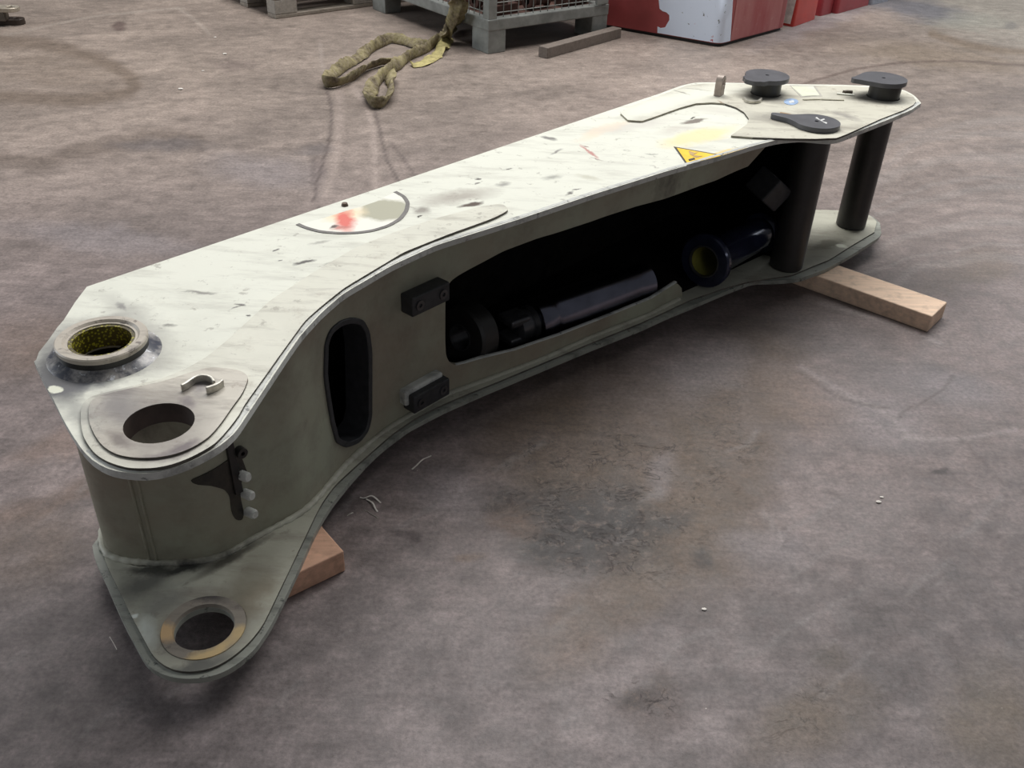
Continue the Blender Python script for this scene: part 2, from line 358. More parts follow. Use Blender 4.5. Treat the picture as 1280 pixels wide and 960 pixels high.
# ------------------------------------------------------------------ floor
def vnoise(X, Y, f, seed, oct_=4, rough=.5):
    r = np.random.default_rng(seed); T = r.random((256, 256)); out = 0; amp = 1; tot = 0
    for o in range(oct_):
        x = X*f+17.3*o+100; y = Y*f+9.1*o+100; xi = np.floor(x).astype(int); yi = np.floor(y).astype(int)
        u = x-xi; v = y-yi; u = u*u*(3-2*u); v = v*v*(3-2*v)
        g = lambda i, j: T[i % 256, j % 256]
        out = out+amp*((g(xi, yi)*(1-u)+g(xi+1, yi)*u)*(1-v)+(g(xi, yi+1)*(1-u)+g(xi+1, yi+1)*u)*v)
        tot += amp; amp *= rough; f *= 2.03
    return out/tot
def lin(r, g, b):
    f = lambda c: ((c/255+.055)/1.055)**2.4 if c > 10 else c/255/12.92
    return np.array([f(r), f(g), f(b)])
def build_floor():
    def axis(a, b, step, A, B):
        mid = list(np.arange(a, b, step)); lo = []; x = a; s = step
        while x > A: s *= 1.35; x -= s; lo.append(x)
        hi = []; x = mid[-1]; s = step
        while x < B: s *= 1.35; x += s; hi.append(x)
        return np.array(lo[::-1]+mid+hi)
    xs = axis(-2.6, 3.1, .0105, -14, 14); ys = axis(.25, 3.2, .009, -6, 6.5)
    ys = np.r_[ys[ys < 3.2], np.arange(3.2, 7.4, .016)]; ys = np.r_[ys, axis(7.4, 7.5, .05, 7.4, 26)]
    ys = np.unique(ys.round(5))
    X, Y = np.meshgrid(xs, ys); Z = X*0
    ok = Y > .2
    U, V = project(X, np.maximum(Y, .2), Z)
    wx = (vnoise(X, Y, 7, 1)-.5); wy = (vnoise(X, Y, 7, 2)-.5)
    pxm = FPX/np.hypot(Y, 1.3)
    Uw = U+wx*.10*pxm; Vw = V+wy*.07*pxm
    ang = -.55; Xs = X*math.cos(ang)-Y*math.sin(ang); Ys = X*math.sin(ang)+Y*math.cos(ang)
    n0 = vnoise(X, Y, .9, 3, 3); n1 = vnoise(X, Y, 3.2, 4, 5, .6); n2 = vnoise(Xs*.22, Ys*1.5, 6, 5, 5, .6); n3 = vnoise(X, Y, 26, 6, 4, .65)
    def sm(x, a, b): t = np.clip((x-a)/(b-a), 0, 1); return t*t*(3-2*t)
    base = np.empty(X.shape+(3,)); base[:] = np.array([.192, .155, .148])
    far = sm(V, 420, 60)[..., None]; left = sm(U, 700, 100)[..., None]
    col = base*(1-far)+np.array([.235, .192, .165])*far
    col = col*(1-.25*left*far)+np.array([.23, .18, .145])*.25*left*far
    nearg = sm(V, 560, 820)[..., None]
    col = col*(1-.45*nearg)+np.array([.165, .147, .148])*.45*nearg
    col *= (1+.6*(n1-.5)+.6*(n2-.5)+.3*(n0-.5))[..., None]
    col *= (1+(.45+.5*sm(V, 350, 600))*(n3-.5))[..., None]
    def put(m, c, st):
        nonlocal col
        k = (np.clip(m, 0, 1)*st)[..., None]; col = col*(1-k)+np.array(c)*k
    def ell(cx, cy, rx, ry, a=0, soft=.35, w=1.):
        a = math.radians(a); u = (Uw if w else U)-cx; v = (Vw if w else V)-cy
        x = (u*math.cos(a)+v*math.sin(a))/rx; y = (-u*math.sin(a)+v*math.cos(a))/ry
        return sm(np.hypot(x, y), 1+soft, 1-soft)
    def stroke(pts, wpx, w=.3, soft=1.):
        p = smooth_curve(pts, 12, 6); uu = U+(Uw-U)*w; vv = V+(Vw-V)*w; D = np.full(X.shape, 1e9)
        x0, y0 = p.min(0)-4*wpx-30; x1, y1 = p.max(0)+4*wpx+30
        m = (U > x0) & (U < x1) & (V > y0) & (V < y1) & ok
        P = np.c_[uu[m], vv[m]]; d = np.full(len(P), 1e9)
        for a, b in zip(p[:-1], p[1:]):
            ab = b-a; t = np.clip(((P-a) @ ab)/(ab @ ab), 0, 1); d = np.minimum(d, np.hypot(*(P-a-t[:, None]*ab).T))
        D[m] = d; return sm(D, wpx*(1+soft), wpx*.3)
    BR = (.105, .074, .052); DK = (.036, .030, .028)
    brk = .45+.9*vnoise(X, Y, 14, 11, 4, .6)
    # oily patch in front of the arm
    put(ell(780, 590, 170, 120, 35, .5)*brk, BR, .75); put(ell(700, 560, 90, 60, 10, .5)*brk, BR, .7)
    put(ell(905, 520, 75, 150, 30, .5)*brk, BR, .75); put(ell(760, 765, 110, 40, -35, .5)*brk, (.14, .10, .07), .6); put(ell(860, 680, 90, 60, -30, .5)*brk, (.13, .095, .07), .6)
    put(ell(720, 665, 100, 56, 10, .5)*brk, DK, .95); put(ell(760, 640, 24, 50, 10, .5)*brk, DK, .6); put(ell(640, 622, 50, 16, 12, .5)*brk, DK, .6)
    put(ell(835, 660, 32, 14, -10, .5)*brk, DK, .65); put(ell(866, 705, 12, 13, 0, .5), DK, .7); put(ell(650, 650, 30, 22, 0, .6), (.16, .10, .07), .5)
    put(ell(797, 868, 24, 14, -10, .5), DK, .8); put(ell(815, 880, 40, 34, 0, .6)*brk, (.09, .068, .062), .6); put(ell(825, 845, 18, 14, 0, .6), (.1, .08, .07), .6)
    put(ell(525, 675, 16, 8, 35, .4), (.07, .052, .052), .8); put(ell(595, 705, 13, 7, 0, .5), (.18, .12, .08), .5); put(ell(505, 665, 22, 5, 35, .5), (.07, .055, .055), .6)
    put(ell(1000, 500, 60, 26, 25, .5)*brk, (.20, .145, .12), .5); put(ell(930, 610, 34, 26, 0, .6), BR, .5); put(ell(1080, 640, 60, 40, 0, .6), (.20, .17, .165), .5)
    put(ell(1010, 905, 80, 40, -25, .5)*brk, (.15, .115, .085), .7); put(ell(1240, 900, 70, 60, -30, .6)*brk, (.145, .115, .085), .7); put(ell(1040, 830, 26, 14, 0, .6), (.10, .08, .065), .6)
    put(ell(1190, 350, 60, 14, -20, .6), (.15, .12, .105), .5); put(ell(1225, 330, 40, 20, 0, .6), (.15, .115, .09), .5); put(ell(1172, 457, 14, 6, 0, .5), (.10, .08, .08), .6)
    put(ell(1120, 460, 130, 26, 18, .6)*brk, (.13, .115, .115), .45)
    # pale lilac areas
    for c in [(330, 215, 60, 18, 10), (880, 460, 50, 30, -30), (1110, 520, 60, 30, 20), (560, 620, 50, 24, 20), (950, 690, 50, 18, 0), (820, 590, 16, 30, 30), (1180, 480, 70, 20, 10), (130, 300, 120, 14, 8)]:
        put(ell(*c, .7), (.25, .225, .235), .4)
    # left brown bands, scrapes, tyre arcs
    put(ell(60, 625, 140, 16, -14, .6)*brk, (.12, .075, .05), .6); put(ell(30, 690, 90, 40, -20, .6)*brk, (.12, .085, .062), .55); put(ell(70, 560, 60, 14, -10, .6), (.22, .14, .1), .35); put(ell(40, 430, 70, 40, 0, .7)*brk, (.20, .13, .09), .4)
    put(stroke([(-20, 52), (40, 53), (90, 62), (140, 82), (176, 108), (160, 118), (90, 126), (-20, 120)], 7, .5), (.115, .082, .058), .6)
    put(ell(70, 90, 90, 22, 6, .5)*brk, (.17, .13, .10), .5)
    put(stroke([(0, 200), (50, 208), (90, 192), (140, 182), (200, 172), (250, 178)], 9, .8), (.10, .075, .06), .6); put(ell(200, 182, 60, 8, 0, .6), (.10, .09, .095), .5)
    put(stroke([(0, 46), (60, 32), (120, 20), (200, 12), (230, 10)], 1.2, .1), (.34, .29, .25), .5); put(stroke([(222, 10), (240, 22), (262, 42)], 1.6, .1), (.34, .29, .25), .5)
    put(ell(149, 32, 8, 4, 0, .5), (.08, .05, .045), .7); put(ell(290, 80, 25, 6, 0, .6), (.13, .1, .09), .5); put(ell(390, 190, 26, 9, -6, .6), (.11, .095, .095), .6); put(ell(395, 215, 10, 14, 0, .6), (.13, .10, .10), .4)
    # drag marks below the sling
    for P, wd, c, st in [([(408, 112), (415, 128), (416, 150), (408, 190), (397, 222), (392, 250)], 1.6, (.085, .065, .06), .75),
                         ([(424, 112), (425, 150), (420, 200), (408, 240)], 5, (.32, .26, .23), .5),
                         ([(440, 108), (458, 130), (466, 160), (470, 200), (468, 240)], 3.0, (.33, .27, .24), .65), ([(466, 128), (474, 160), (480, 190), (492, 218), (500, 230)], 1.6, (.09, .07, .065), .7),
                         ([(490, 180), (505, 200), (520, 222)], 1.6, (.09, .07, .065), .6), ([(392, 200), (390, 230), (400, 262)], 2.5, (.1, .08, .075), .4),
                         ([(400, 55), (402, 75), (405, 90)], 2, (.34, .29, .26), .4)]:
        put(stroke(P, wd, .1), c, st)
    # far right arcs and pale slab
    put(sm(-(V-(30+.28*(U-1150))), -30, 30)*sm(U, 1090, 1200)*brk, (.36, .34, .29), .55)
    put(ell(1150, 12, 55, 13, 8, .6), (.11, .115, .14), .75); put(ell(1215, 28, 45, 10, 0, .6), (.28, .28, .24), .5); put(ell(1262, 33, 8, 5, 0, .5), (.17, .16, .15), .6); put(ell(1040, 22, 90, 10, -20, .7), (.30, .29, .32), .35)
    put(stroke([(1165, 42), (1200, 54), (1240, 62), (1300, 66)], 4, .2), (.15, .11, .075), .7); put(ell(1180, 72, 120, 14, 6, .6), (.22, .17, .12), .5)
    put(stroke([(1000, 106), (1030, 97), (1075, 85), (1130, 78), (1200, 76), (1300, 83)], 1.3, .1), (.10, .072, .06), .65)
    for k in range(16):
        y0 = 110+k*14; put(stroke([(1090+random.uniform(-30, 30), y0+40), (1150, y0+12+random.uniform(-4, 4)), (1220, y0), (1300, y0+random.uniform(-4, 8))], random.uniform(1.5, 5), .4), random.choice([(.14, .115, .105), (.27, .24, .225)]), .35)
    for P in [[(1025, 380), (1090, 395), (1150, 415), (1180, 430)], [(1000, 460), (1060, 490), (1115, 520), (1140, 545)], [(1130, 545), (1200, 548), (1270, 535)], [(955, 640), (965, 660), (975, 680)]]:
        put(stroke(P, 2.4, .3), (.30, .26, .25), .5)
    for P in [[(1000, 470), (1070, 502), (1110, 510)], [(1190, 470), (1160, 500), (1130, 520)], [(1200, 545), (1235, 575), (1255, 600), (1258, 640)], [(700, 690), (745, 672), (790, 680)], [(640, 640), (700, 655), (760, 650)], [(735, 700), (780, 720), (820, 700)], [(975, 665), (985, 675), (970, 690)]]:
        put(stroke(P, 1.5, .5), (.085, .065, .06), .6)
    put(ell(1180, 591, 12, 4, 0, .5), (.04, .035, .035), .85); put(ell(1192, 585, 5, 3, -40, .5), (.04, .035, .035), .8)
    put(ell(1045, 617, 14, 3, 10, .5), (.09, .07, .065), .6)
    for k in range(70):   # long faint scrape streaks
        cx = random.uniform(0, 1280); cy = random.uniform(560, 950); L = random.uniform(20, 90)
        a = math.radians(random.uniform(-42, -28)); put(stroke([(cx, cy), (cx+L*math.cos(a), cy+L*math.sin(a))], random.uniform(1, 4), .6), random.choice([(.115, .095, .09), (.25, .23, .225)]), .28)
    crack = np.clip(ell(745, 625, 130, 95, 25, .4)+ell(880, 560, 60, 100, 30, .5)*.6+ell(800, 870, 40, 28, 0, .4)+ell(1010, 895, 70, 36, -25, .4)*.4+.12, 0, 1)
    nv = len(xs)*len(ys); nx = len(xs)
    me = bpy.data.meshes.new('floor')
    idx = np.arange(nv).reshape(len(ys), nx)
    q = np.stack([idx[:-1, :-1], idx[:-1, 1:], idx[1:, 1:], idx[1:, :-1]], -1).reshape(-1, 4)
    me.vertices.add(nv); me.vertices.foreach_set('co', np.stack([X, Y, Z], -1).astype(np.float32).ravel())
    me.loops.add(q.size); me.loops.foreach_set('vertex_index', q.ravel().astype(np.int32))
    me.polygons.add(len(q)); me.polygons.foreach_set('loop_start', np.arange(0, q.size, 4, dtype=np.int32))
    me.update(calc_edges=True)
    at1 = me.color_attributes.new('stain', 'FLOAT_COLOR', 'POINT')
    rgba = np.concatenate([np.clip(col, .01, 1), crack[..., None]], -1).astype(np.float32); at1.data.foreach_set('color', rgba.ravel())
    b = NB('stained_concrete')
    a = b.n('ShaderNodeAttribute', attribute_name='stain', attribute_type='GEOMETRY')
    f1 = b.noise(95, 6, .75); f2 = b.noise(16, 8, .75, w=5, dist=.6); f3 = b.noise(330, 3, .6, w=2)
    st = b.noise(30, 7, .7, stretch=(.14, 1.3, 1, -.55), w=8)
    def gray(lo, hi, node, a0, a1):
        r = b.ramp(node.outputs['Fac'], a0, a1, lo, hi); cb = b.n('ShaderNodeCombineColor')
        for i in range(3): b.l(r, cb.inputs[i])
        return cb.outputs[0]
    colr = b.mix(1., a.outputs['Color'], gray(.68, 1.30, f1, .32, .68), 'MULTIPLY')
    colr = b.mix(1., colr, gray(.80, 1.20, f2, .32, .68), 'MULTIPLY')
    colr = b.mix(1., colr, gray(.86, 1.14, st, .32, .68), 'MULTIPLY')
    # broken crust where the oil has soaked in
    rn = b.noise(15, 7, .62, w=40, dist=1.2, stretch=(1, 1.5, 1, .4)); rd = b.n('ShaderNodeMath', operation='ABSOLUTE'); sb = b.mul(rn.outputs['Fac'], .5, 'SUBTRACT'); b.l(sb, rd.inputs[0])
    line = b.ramp(rd.outputs[0], .022, .0)
    brk2 = b.noise(14, 6, .7, w=21)
    k = b.mul(b.mul(line, a.outputs['Alpha']), b.ramp(brk2.outputs['Fac'], .46, .56))
    pale = b.mul(b.mul(b.ramp(b.noise(45, 6, .7, w=50).outputs['Fac'], .52, .66), a.outputs['Alpha']), .35)
    colr = b.mix(pale, colr, (.27, .20, .16))
    colr = b.mix(b.mul(k, .9), colr, (.030, .024, .023))
    sp = b.n('ShaderNodeTexVoronoi'); sp.inputs['Scale'].default_value = 34; b.l(b.pos, sp.inputs['Vector'])
    dotr = b.mul(b.ramp(sp.outputs['Distance'], .055, .03), b.ramp(f2.outputs['Fac'], .60, .64)); colr = b.mix(b.mul(dotr, .9), colr, (.70, .66, .60))
    dk = b.noise(60, 5, .8, w=31); colr = b.mix(b.mul(b.ramp(dk.outputs['Fac'], .64, .70), .55), colr, (.06, .048, .045))
    b.set(colr, b.ramp(f2.outputs['Fac'], .3, .7, .42, .68), 0, .38)
    b.bump(b.mul(b.mul(f1.outputs['Fac'], f2.outputs['Fac'], 'ADD'), b.mul(k, -.5), 'ADD'), .003, .35)
    o = link('floor', me, b.m); o['kind'] = 'structure'
build_floor()
# ------------------------------------------------------------------ excavator arm
ZB0, ZB1, ZT0, ZT1, ZN, ZN2 = .052, .069, .472, .4845, .4900, .4935
front_t = [(1150, 134), (1138, 142.5), (1116, 152), (1069, 170.6), (1047.5, 179), (1036.5, 181), (1000, 177.5), (972, 180), (940.6, 188), (909, 198), (878, 207.5), (836, 219), (739, 250), (642, 283), (544, 314), (490, 339), (429, 375),
 (401, 400), (377.5, 426), (362.5, 447.5), (347.5, 471), (327.5, 501), (310, 527.5), (297.5, 547.5), (282.5, 562.5), (260, 576.2), (235, 588.8), (212.5, 596.6), (190, 602), (160, 600.5), (140, 597), (121, 587.5), (107.5, 575), (92.5, 552.5), (80, 531), (71.2, 512), (52.5, 477.5), (45, 460)]
ft = smooth_curve([at(*q, ZT0) for q in front_t], .014)
back_px = [(45, 450), (48.5, 440), (61.2, 424), (71.2, 409.5), (79.5, 400), (93.8, 377.5), (108.5, 358.2)]
bk1 = [at(*q, ZT1) for q in back_px]
bk2 = smooth_curve([at(*q, ZT1) for q in [(800, 125), (826, 116.5), (840, 111), (853, 106.5), (869, 103), (890, 102.8), (940, 104), (981, 105), (1054, 106), (1110, 108), (1132, 113), (1144, 120), (1151, 128)]], .012)
top_out = np.vstack([simplify(ft), bk1, simplify(bk2)])
front_b = [(1100.6, 296), (1097.5, 301), (1080, 312.5), (1060, 325), (1031, 341), (1000, 352.5), (990, 354), (967.5, 355.6), (940, 356), (910, 367.5), (860, 388.8), (835, 398.8), (800, 415), (760, 431), (740, 438.8), (677.5, 465), (620, 489), (600, 497.5), (555, 517.5), (510, 541), (477.5, 566), (460, 582.5), (437.5, 607.5), (415, 636), (402.5, 656), (392.5, 675), (375, 715), (360, 747.5), (353.8, 760), (338, 791), (320, 818), (297.5, 837), (280, 847.5), (260, 853.5), (235, 855.5), (215, 853), (200, 847.5), (186, 838.8), (178.8, 827.5), (170, 810), (160, 792.5), (145, 760), (135, 736), (123.8, 713.8), (118, 698), (117, 688)]
fb = smooth_curve([at(*q, ZB0) for q in front_b], .013)
bot_out = np.vstack([simplify(fb), bk1[2:], simplify(bk2)[:-2]])
HC = (-.500, 1.059); HR = .0485
BC = (-.653, 1.250)
pins = {'back': (.728, 2.835), 'near': (.803, 2.526), 'tip': (1.088, 2.850)}
arm = thing('excavator_arm', 'worn cream painted steel excavator dipper arm lying on its side on timber blocks', 'excavator arm', (.1, 1.9, ZB0))
holes_t = [circle(*HC, HR), circle(*BC, .052)]+[circle(*pins['back'], .0445, 32), circle(*pins['near'], .0505, 32), circle(*pins['tip'], .0485, 32)]
o = obj('upper_side_plate', prism(top_out, ZT0, ZT1, holes_t), m_top, arm); o = dark_sides(o, m_rim); bevel(o, .0015)
holes_b = [circle(*HC, HR), circle(*BC, .052)]
o = obj('lower_side_plate', prism(bot_out, ZB0, ZB1-.005, holes_b), m_brim, arm); bevel(o, .0015); o['label'] = 'lower side plate with scuffed dark rim'
# raised layer on the lower plate
inner_b = [(1093, 290), (1088, 293), (1066, 306), (1036, 325), (1015, 333), (990, 344), (960, 348), (935, 352), (905, 360), (862, 375), (835, 388), (800, 404), (740, 428), (680, 453), (620, 478), (580, 494), (550, 507), (520, 522), (490, 542.5), (450, 577.5), (420, 605), (407.5, 621), (396, 640), (388, 658), (380, 674), (357.5, 721), (340, 758), (328, 783), (312, 803), (291, 821.5), (266, 836), (235, 841), (212.5, 837), (192.5, 823), (179, 798), (160, 762), (146, 732), (132, 704), (128, 690), (131, 682)]
ib = simplify(smooth_curve([at(*q, ZB1) for q in inner_b], .014))
ctr = np.array([.1, 2.2])
def shrink(P, d):
    P = np.array(P); out = []
    for i in range(len(P)):
        t = P[min(i+1, len(P)-1)]-P[max(i-1, 0)]; n = np.array([-t[1], t[0]])/(np.hypot(*t)+1e-9); out.append(P[i]+n*d)
    return np.array(out)
backin = shrink(np.vstack([bk1[3:], simplify(bk2)[:-2]]), -.012)
lay_b = np.vstack([ib, backin])
o = dark_sides(obj('lower_inner_plate', prism(lay_b, ZB1-.005, ZB1, [circle(*HC, .0695), circle(*BC, .058)]), m_bot, arm), m_groove); bevel(o, .0006)
bm = bmesh.new(); add_lathe(bm, [(HR, ZB1-.006), (.0695, ZB1-.006), (.0690, ZB1+.0015), (HR+.002, ZB1+.0015)], Matrix.Translation((*HC, 0)), 56, True)
o = obj('washer_ring', bm, m_ringrust, arm, 30); o['label'] = 'rusty ring around the lower bore'
# upper reinforcement plates
back_edge = [(109, 498), (113, 494.5), (120, 493), (140, 488.5), (177.5, 479), (200, 474), (230, 462), (257, 447), (284, 425), (338, 375), (400, 335), (445, 309), (490, 291), (544, 273), (600, 258), (628, 254), (637, 262), (622, 270)]
frontin = [(613, 274), (560, 293), (505, 315), (430, 360), (400, 384), (381, 401), (365, 423), (342.5, 454), (322.5, 482.5), (305, 506.5), (299, 519), (282.5, 540), (267.5, 556), (237.5, 572.5), (215, 581), (192.5, 585.5), (160, 585.6), (134, 577.5), (117.5, 567), (104, 547), (100.5, 530), (100.5, 512), (103, 503)]
nose = closed_smooth([at(*q, ZN) for q in back_edge+frontin], .010)
nose = simplify(np.vstack([nose, nose[:1]]), .00015)[:-1]
def offs(P, d):  # closed inward offset for clockwise/ccw
    a = sum(P[i][0]*P[(i+1) % len(P)][1]-P[(i+1) % len(P)][0]*P[i][1] for i in range(len(P)))
    sgn = 1 if a > 0 else -1; out = []
    for i in range(len(P)):
        t = P[(i+1) % len(P)]-P[i-1]; n = np.array([-t[1], t[0]])/(np.hypot(*t)+1e-9)*sgn; out.append(P[i]+n*d)
    return np.array(out)
o = dark_sides(obj('nose_reinforcement', prism(nose, ZT1, ZN, [circle(*HC, HR)]), m_nose, arm), m_groove); bevel(o, .0012)
nose2px = [(111, 502), (120, 495), (140, 490.5), (178, 481.5), (202, 477), (232, 467), (262, 458), (300, 462), (312, 470), (303, 492), (292, 506), (277, 528), (262, 546), (240, 560), (217.5, 568.5), (192.5, 572.5), (167.5, 572.5), (145, 568.5), (127.5, 557.5), (118, 544), (111.5, 530), (110, 515)]
n2 = closed_smooth([at(*q, ZN2) for q in nose2px], .010); n2 = simplify(np.vstack([n2, n2[:1]]), .00015)[:-1]
o = dark_sides(obj('nose_pad', prism(n2, ZN, ZN2, [circle(*HC, HR)]), m_pad, arm), m_groove); bevel(o, .001)
bm = bmesh.new(); add_lathe(bm, [(HR-.0005, ZT0-.012), (HR+.008, ZT0-.012), (HR+.008, ZT0+.002), (HR-.0005, ZN2-.001)], Matrix.Translation((*HC, 0)), 56, True)
obj('upper_bore', bm, m_bore, arm, 30)
tipc = [(803, 151), (818, 146), (835, 140), (850, 134.5), (870, 129), (890, 128), (905, 129), (920, 134), (930, 140), (936, 148), (934, 155), (924, 162), (913, 169.5), (940, 171.5), (980, 173), (1020, 173.5), (1046, 172.5), (1060, 167), (1100, 149), (1130, 137.5), (1142, 131), (1145.5, 126), (1141, 119.5), (1130, 114), (1110, 110), (1054, 107.5), (981, 106.5), (903, 104.5), (880, 104.3), (858, 107), (840, 113.5), (815, 123), (790, 132), (775, 141), (785, 150)]
tp = closed_smooth([at(*q, ZN) for q in tipc], .0035); tp = simplify(np.vstack([tp, tp[:1]]), .0004)[:-1]
holes_tip = [circle(*pins['back'], .0445, 32), circle(*pins['near'], .0505, 32), circle(*pins['tip'], .0485, 32)]
o = dark_sides(obj('tip_reinforcement', prism(tp, ZT1, ZN, holes_tip), m_tip, arm), m_groove)
o.data.materials.append(plain('faint_step', (.30, .28, .22), .7))
for f_ in o.data.polygons:
    if f_.material_index == 1 and f_.center.x+arm.location.x < .585: f_.material_index = 2
bevel(o, .0012)
def poly_of(px, z, cl=True): return [at(*q, z) for q in px]
# rim strip (grey scuffed edge along the front of the upper plate) as a narrow weld bead
def strip_poly(P, w0):
    a = shrink(P, w0); return np.vstack([P, a[::-1]])
sel = ft[:int(np.argmin(ft[:, 1]))+18]
rimP = simplify(sel, .0008)
def bead(name, pts, z, r, mat, jit=.5, step=.006, par=None, asp=.6):
    p = smooth_curve(pts, .006, step); bm = bmesh.new()
    add_tube(bm, [(a[0], a[1], z) for a in p], [r*(1+.10*math.sin(i*1.7)+.25*noise.noise(Vector((i*.11, r*90, 0)))) for i in range(len(p))], 8, jit*.3, True, asp)
    return obj(name, bm, mat, par, 60)
rb = smooth_curve(shrink(sel, -.008), .004)
bead('edge_weld', rb, ZT1, .0055, m_rim, par=arm, step=.008, asp=.35)
def dens(P, st=.012):
    out = []
    for i in range(len(P)):
        a_, b_ = np.array(P[i]), np.array(P[(i+1) % len(P)]); n = max(1, int(np.hypot(*(b_-a_))/st)); out += [tuple(a_+(b_-a_)*k/n) for k in range(n)]
    return np.array(out)
# ---- web (front wall)
wall_px = [(131, 690), (145, 697), (166, 701), (200, 703), (235, 702), (270, 697), (298, 684), (313, 673), (350, 654), (380, 638), (402, 614), (427, 584), (446, 565), (477, 540), (491, 530), (535, 504), (560, 491), (600, 477), (680, 447), (740, 420), (812, 392), (852, 371)]
wl = [at(*q, ZB1) for q in wall_px]
lead = [(-.640, 1.400), (-.700, 1.385), (-.745, 1.340), (-.757, 1.285)]
wl = lead+[wl[0]]+wl[1:]+[(.515, 2.352), (.585, 2.412), (.668, 2.470)]
WL = smooth_curve(wl, .016, .006)
WS = np.r_[0, np.hypot(*(WL[1:]-WL[:-1]).T).cumsum()]
def wfn(s, z, off=0.):
    x = np.interp(s, WS, WL[:, 0]); y = np.interp(s, WS, WL[:, 1])
    tx = np.interp(s+.004, WS, WL[:, 0])-np.interp(s-.004, WS, WL[:, 0]); ty = np.interp(s+.004, WS, WL[:, 1])-np.interp(s-.004, WS, WL[:, 1])
    L = math.hypot(tx, ty)+1e-9; nx, ny = ty/L, -tx/L
    return (float(x+nx*off), float(y+ny*off), z)
def wpx(x, y, smin=.0):
    """where the sight line of a picture point meets the web: (s, z)"""
    d = AX @ np.array([(x-640)/FPX, (y-480)/FPX, 1.]); best = None
    for i in range(len(WL)-1):
        a, b = WL[i], WL[i+1]; e = b-a; M = np.array([[d[0], -e[0]], [d[1], -e[1]]]); det = np.linalg.det(M)
        if abs(det) < 1e-9: continue
        t, u = np.linalg.solve(M, a)
        if -1e-6 <= u <= 1+1e-6 and t > 0 and WS[i] >= smin:
            if best is None or t < best[0]: best = (t, WS[i]+u*(WS[i+1]-WS[i]), CAMH+t*d[2])
    return best[1:] if best else None
op_px = [(556.5, 385), (557.5, 364), (560, 355), (567, 348), (582, 339), (629, 314), (673, 297.5), (739, 277), (795, 258), (860, 238), (894, 226), (935, 208)]
low_px = [(852, 360), (846, 353), (815, 373), (765, 393.5), (740, 403.5), (700, 419), (670, 429), (644, 438), (600, 448.5), (582.5, 454), (570, 457), (562, 454), (557.5, 445), (556.5, 430)]
opening = [wpx(*q) for q in op_px]
s_end = WS[-1]
low = [wpx(*q) for q in low_px]
print('opening', [tuple(np.round(v, 3)) for v in opening], 'low', [tuple(np.round(v, 3)) for v in low], 'end', s_end)
s_low_end = low[0][0]+.012
lowop = [tuple(q) for q in simplify(smooth_curve(low+opening, .009, .004), .0004)]
outl = [(0, ZB1-.004), (s_low_end, ZB1-.004)]+lowop+[(s_end, ZT0-.012), (s_end, ZT0), (0, ZT0)]
outl = dens(outl, .014)
slot_px = [(405, 470), (406, 430), (412, 413), (425, 402), (440, 398), (453, 401), (460, 415), (463, 440), (463, 520), (459, 538), (448, 552), (432, 558), (420, 552), (414, 530), (409, 500)]
slot = closed_smooth([wpx(*q) for q in slot_px], .008)
slot = simplify(np.vstack([slot, slot[:1]]), .0005)[:-1]
ext = [(s, z) for s in np.arange(.012, s_end, .016) for z in np.arange(ZB1+.02, ZT0-.01, .04)]
ext = np.array(ext); ko = inpoly(ext, outl) & ~inpoly(ext, slot); ext = ext[ko]
bm = slab(np.array(outl), [slot], lambda p, s: wfn(p[0], p[1], 0 if s else -.012), ext)
o = obj('front_web', bm, m_wall, arm, 35)
# light bare edge along the opening's lower lip
lipz = sorted([q for q in low[1:-3]], key=lambda q: q[0])
bm = bmesh.new(); add_tube(bm, [wfn(s, z+.0005, -.005) for s, z in lipz], .0058, 8, .25, True, .35)
obj('opening_lip', bm, m_rim, arm, 60)['label'] = 'bare light lip of the big opening'
# slot collar
def ring_on_wall(poly, inset, o0, o1, name, mat):
    P = np.array(poly); Q = offs(P, inset)
    bm = slab(P, [Q], lambda p, s: wfn(p[0], p[1], o1 if s else o0)); return bevel(obj(name, bm, mat, arm, 40), .0015)
ring_on_wall(offs(slot, -.003), .012, -.06, .004, 'slot_collar', m_rubber)
# seams, welds
bead('weld_bead', [wfn(s, 0, .003)[:2] for s in np.arange(.05, s_low_end-.02, .012)], ZB1+.001, .008, m_bot, jit=.6, par=arm, asp=.7)
bead('upper_weld', [wfn(s, 0, .002)[:2] for s in np.arange(.05, s_end-.02, .012)], ZT0-.001, .006, m_wall, par=arm, asp=.8)
for dx in (-4, 5):
    a = wpx(176+dx, 640); bm = bmesh.new()
    add_tube(bm, [wfn(a[0], z, .001) for z in np.arange(ZB1, ZT0+.001, .01)], .0028, 6, .3); obj('seam_weld', bm, m_wall, arm, 60)
# back web and closing walls
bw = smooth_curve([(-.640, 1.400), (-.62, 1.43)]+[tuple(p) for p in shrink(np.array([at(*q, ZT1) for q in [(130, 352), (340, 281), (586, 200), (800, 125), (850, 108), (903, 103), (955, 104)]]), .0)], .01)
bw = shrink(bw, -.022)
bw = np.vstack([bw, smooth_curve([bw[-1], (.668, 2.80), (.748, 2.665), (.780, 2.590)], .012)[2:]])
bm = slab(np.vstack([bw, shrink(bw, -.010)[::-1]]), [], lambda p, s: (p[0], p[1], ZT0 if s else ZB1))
obj('back_web', bm, m_inner_shade, arm, 35)
# near-black sheets paint interior shade onto floor and ceiling of the box section
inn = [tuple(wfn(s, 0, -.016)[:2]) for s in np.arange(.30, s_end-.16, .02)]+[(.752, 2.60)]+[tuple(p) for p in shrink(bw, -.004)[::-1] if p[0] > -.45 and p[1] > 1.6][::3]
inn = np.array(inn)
o = obj('inner_shade_sheet', prism(inn, ZT0-.0025, ZT0), m_inner_shade, arm)
o = obj('inner_shade_sheet', prism(inn, ZB1, ZB1+.0015), m_inner_shade, arm)
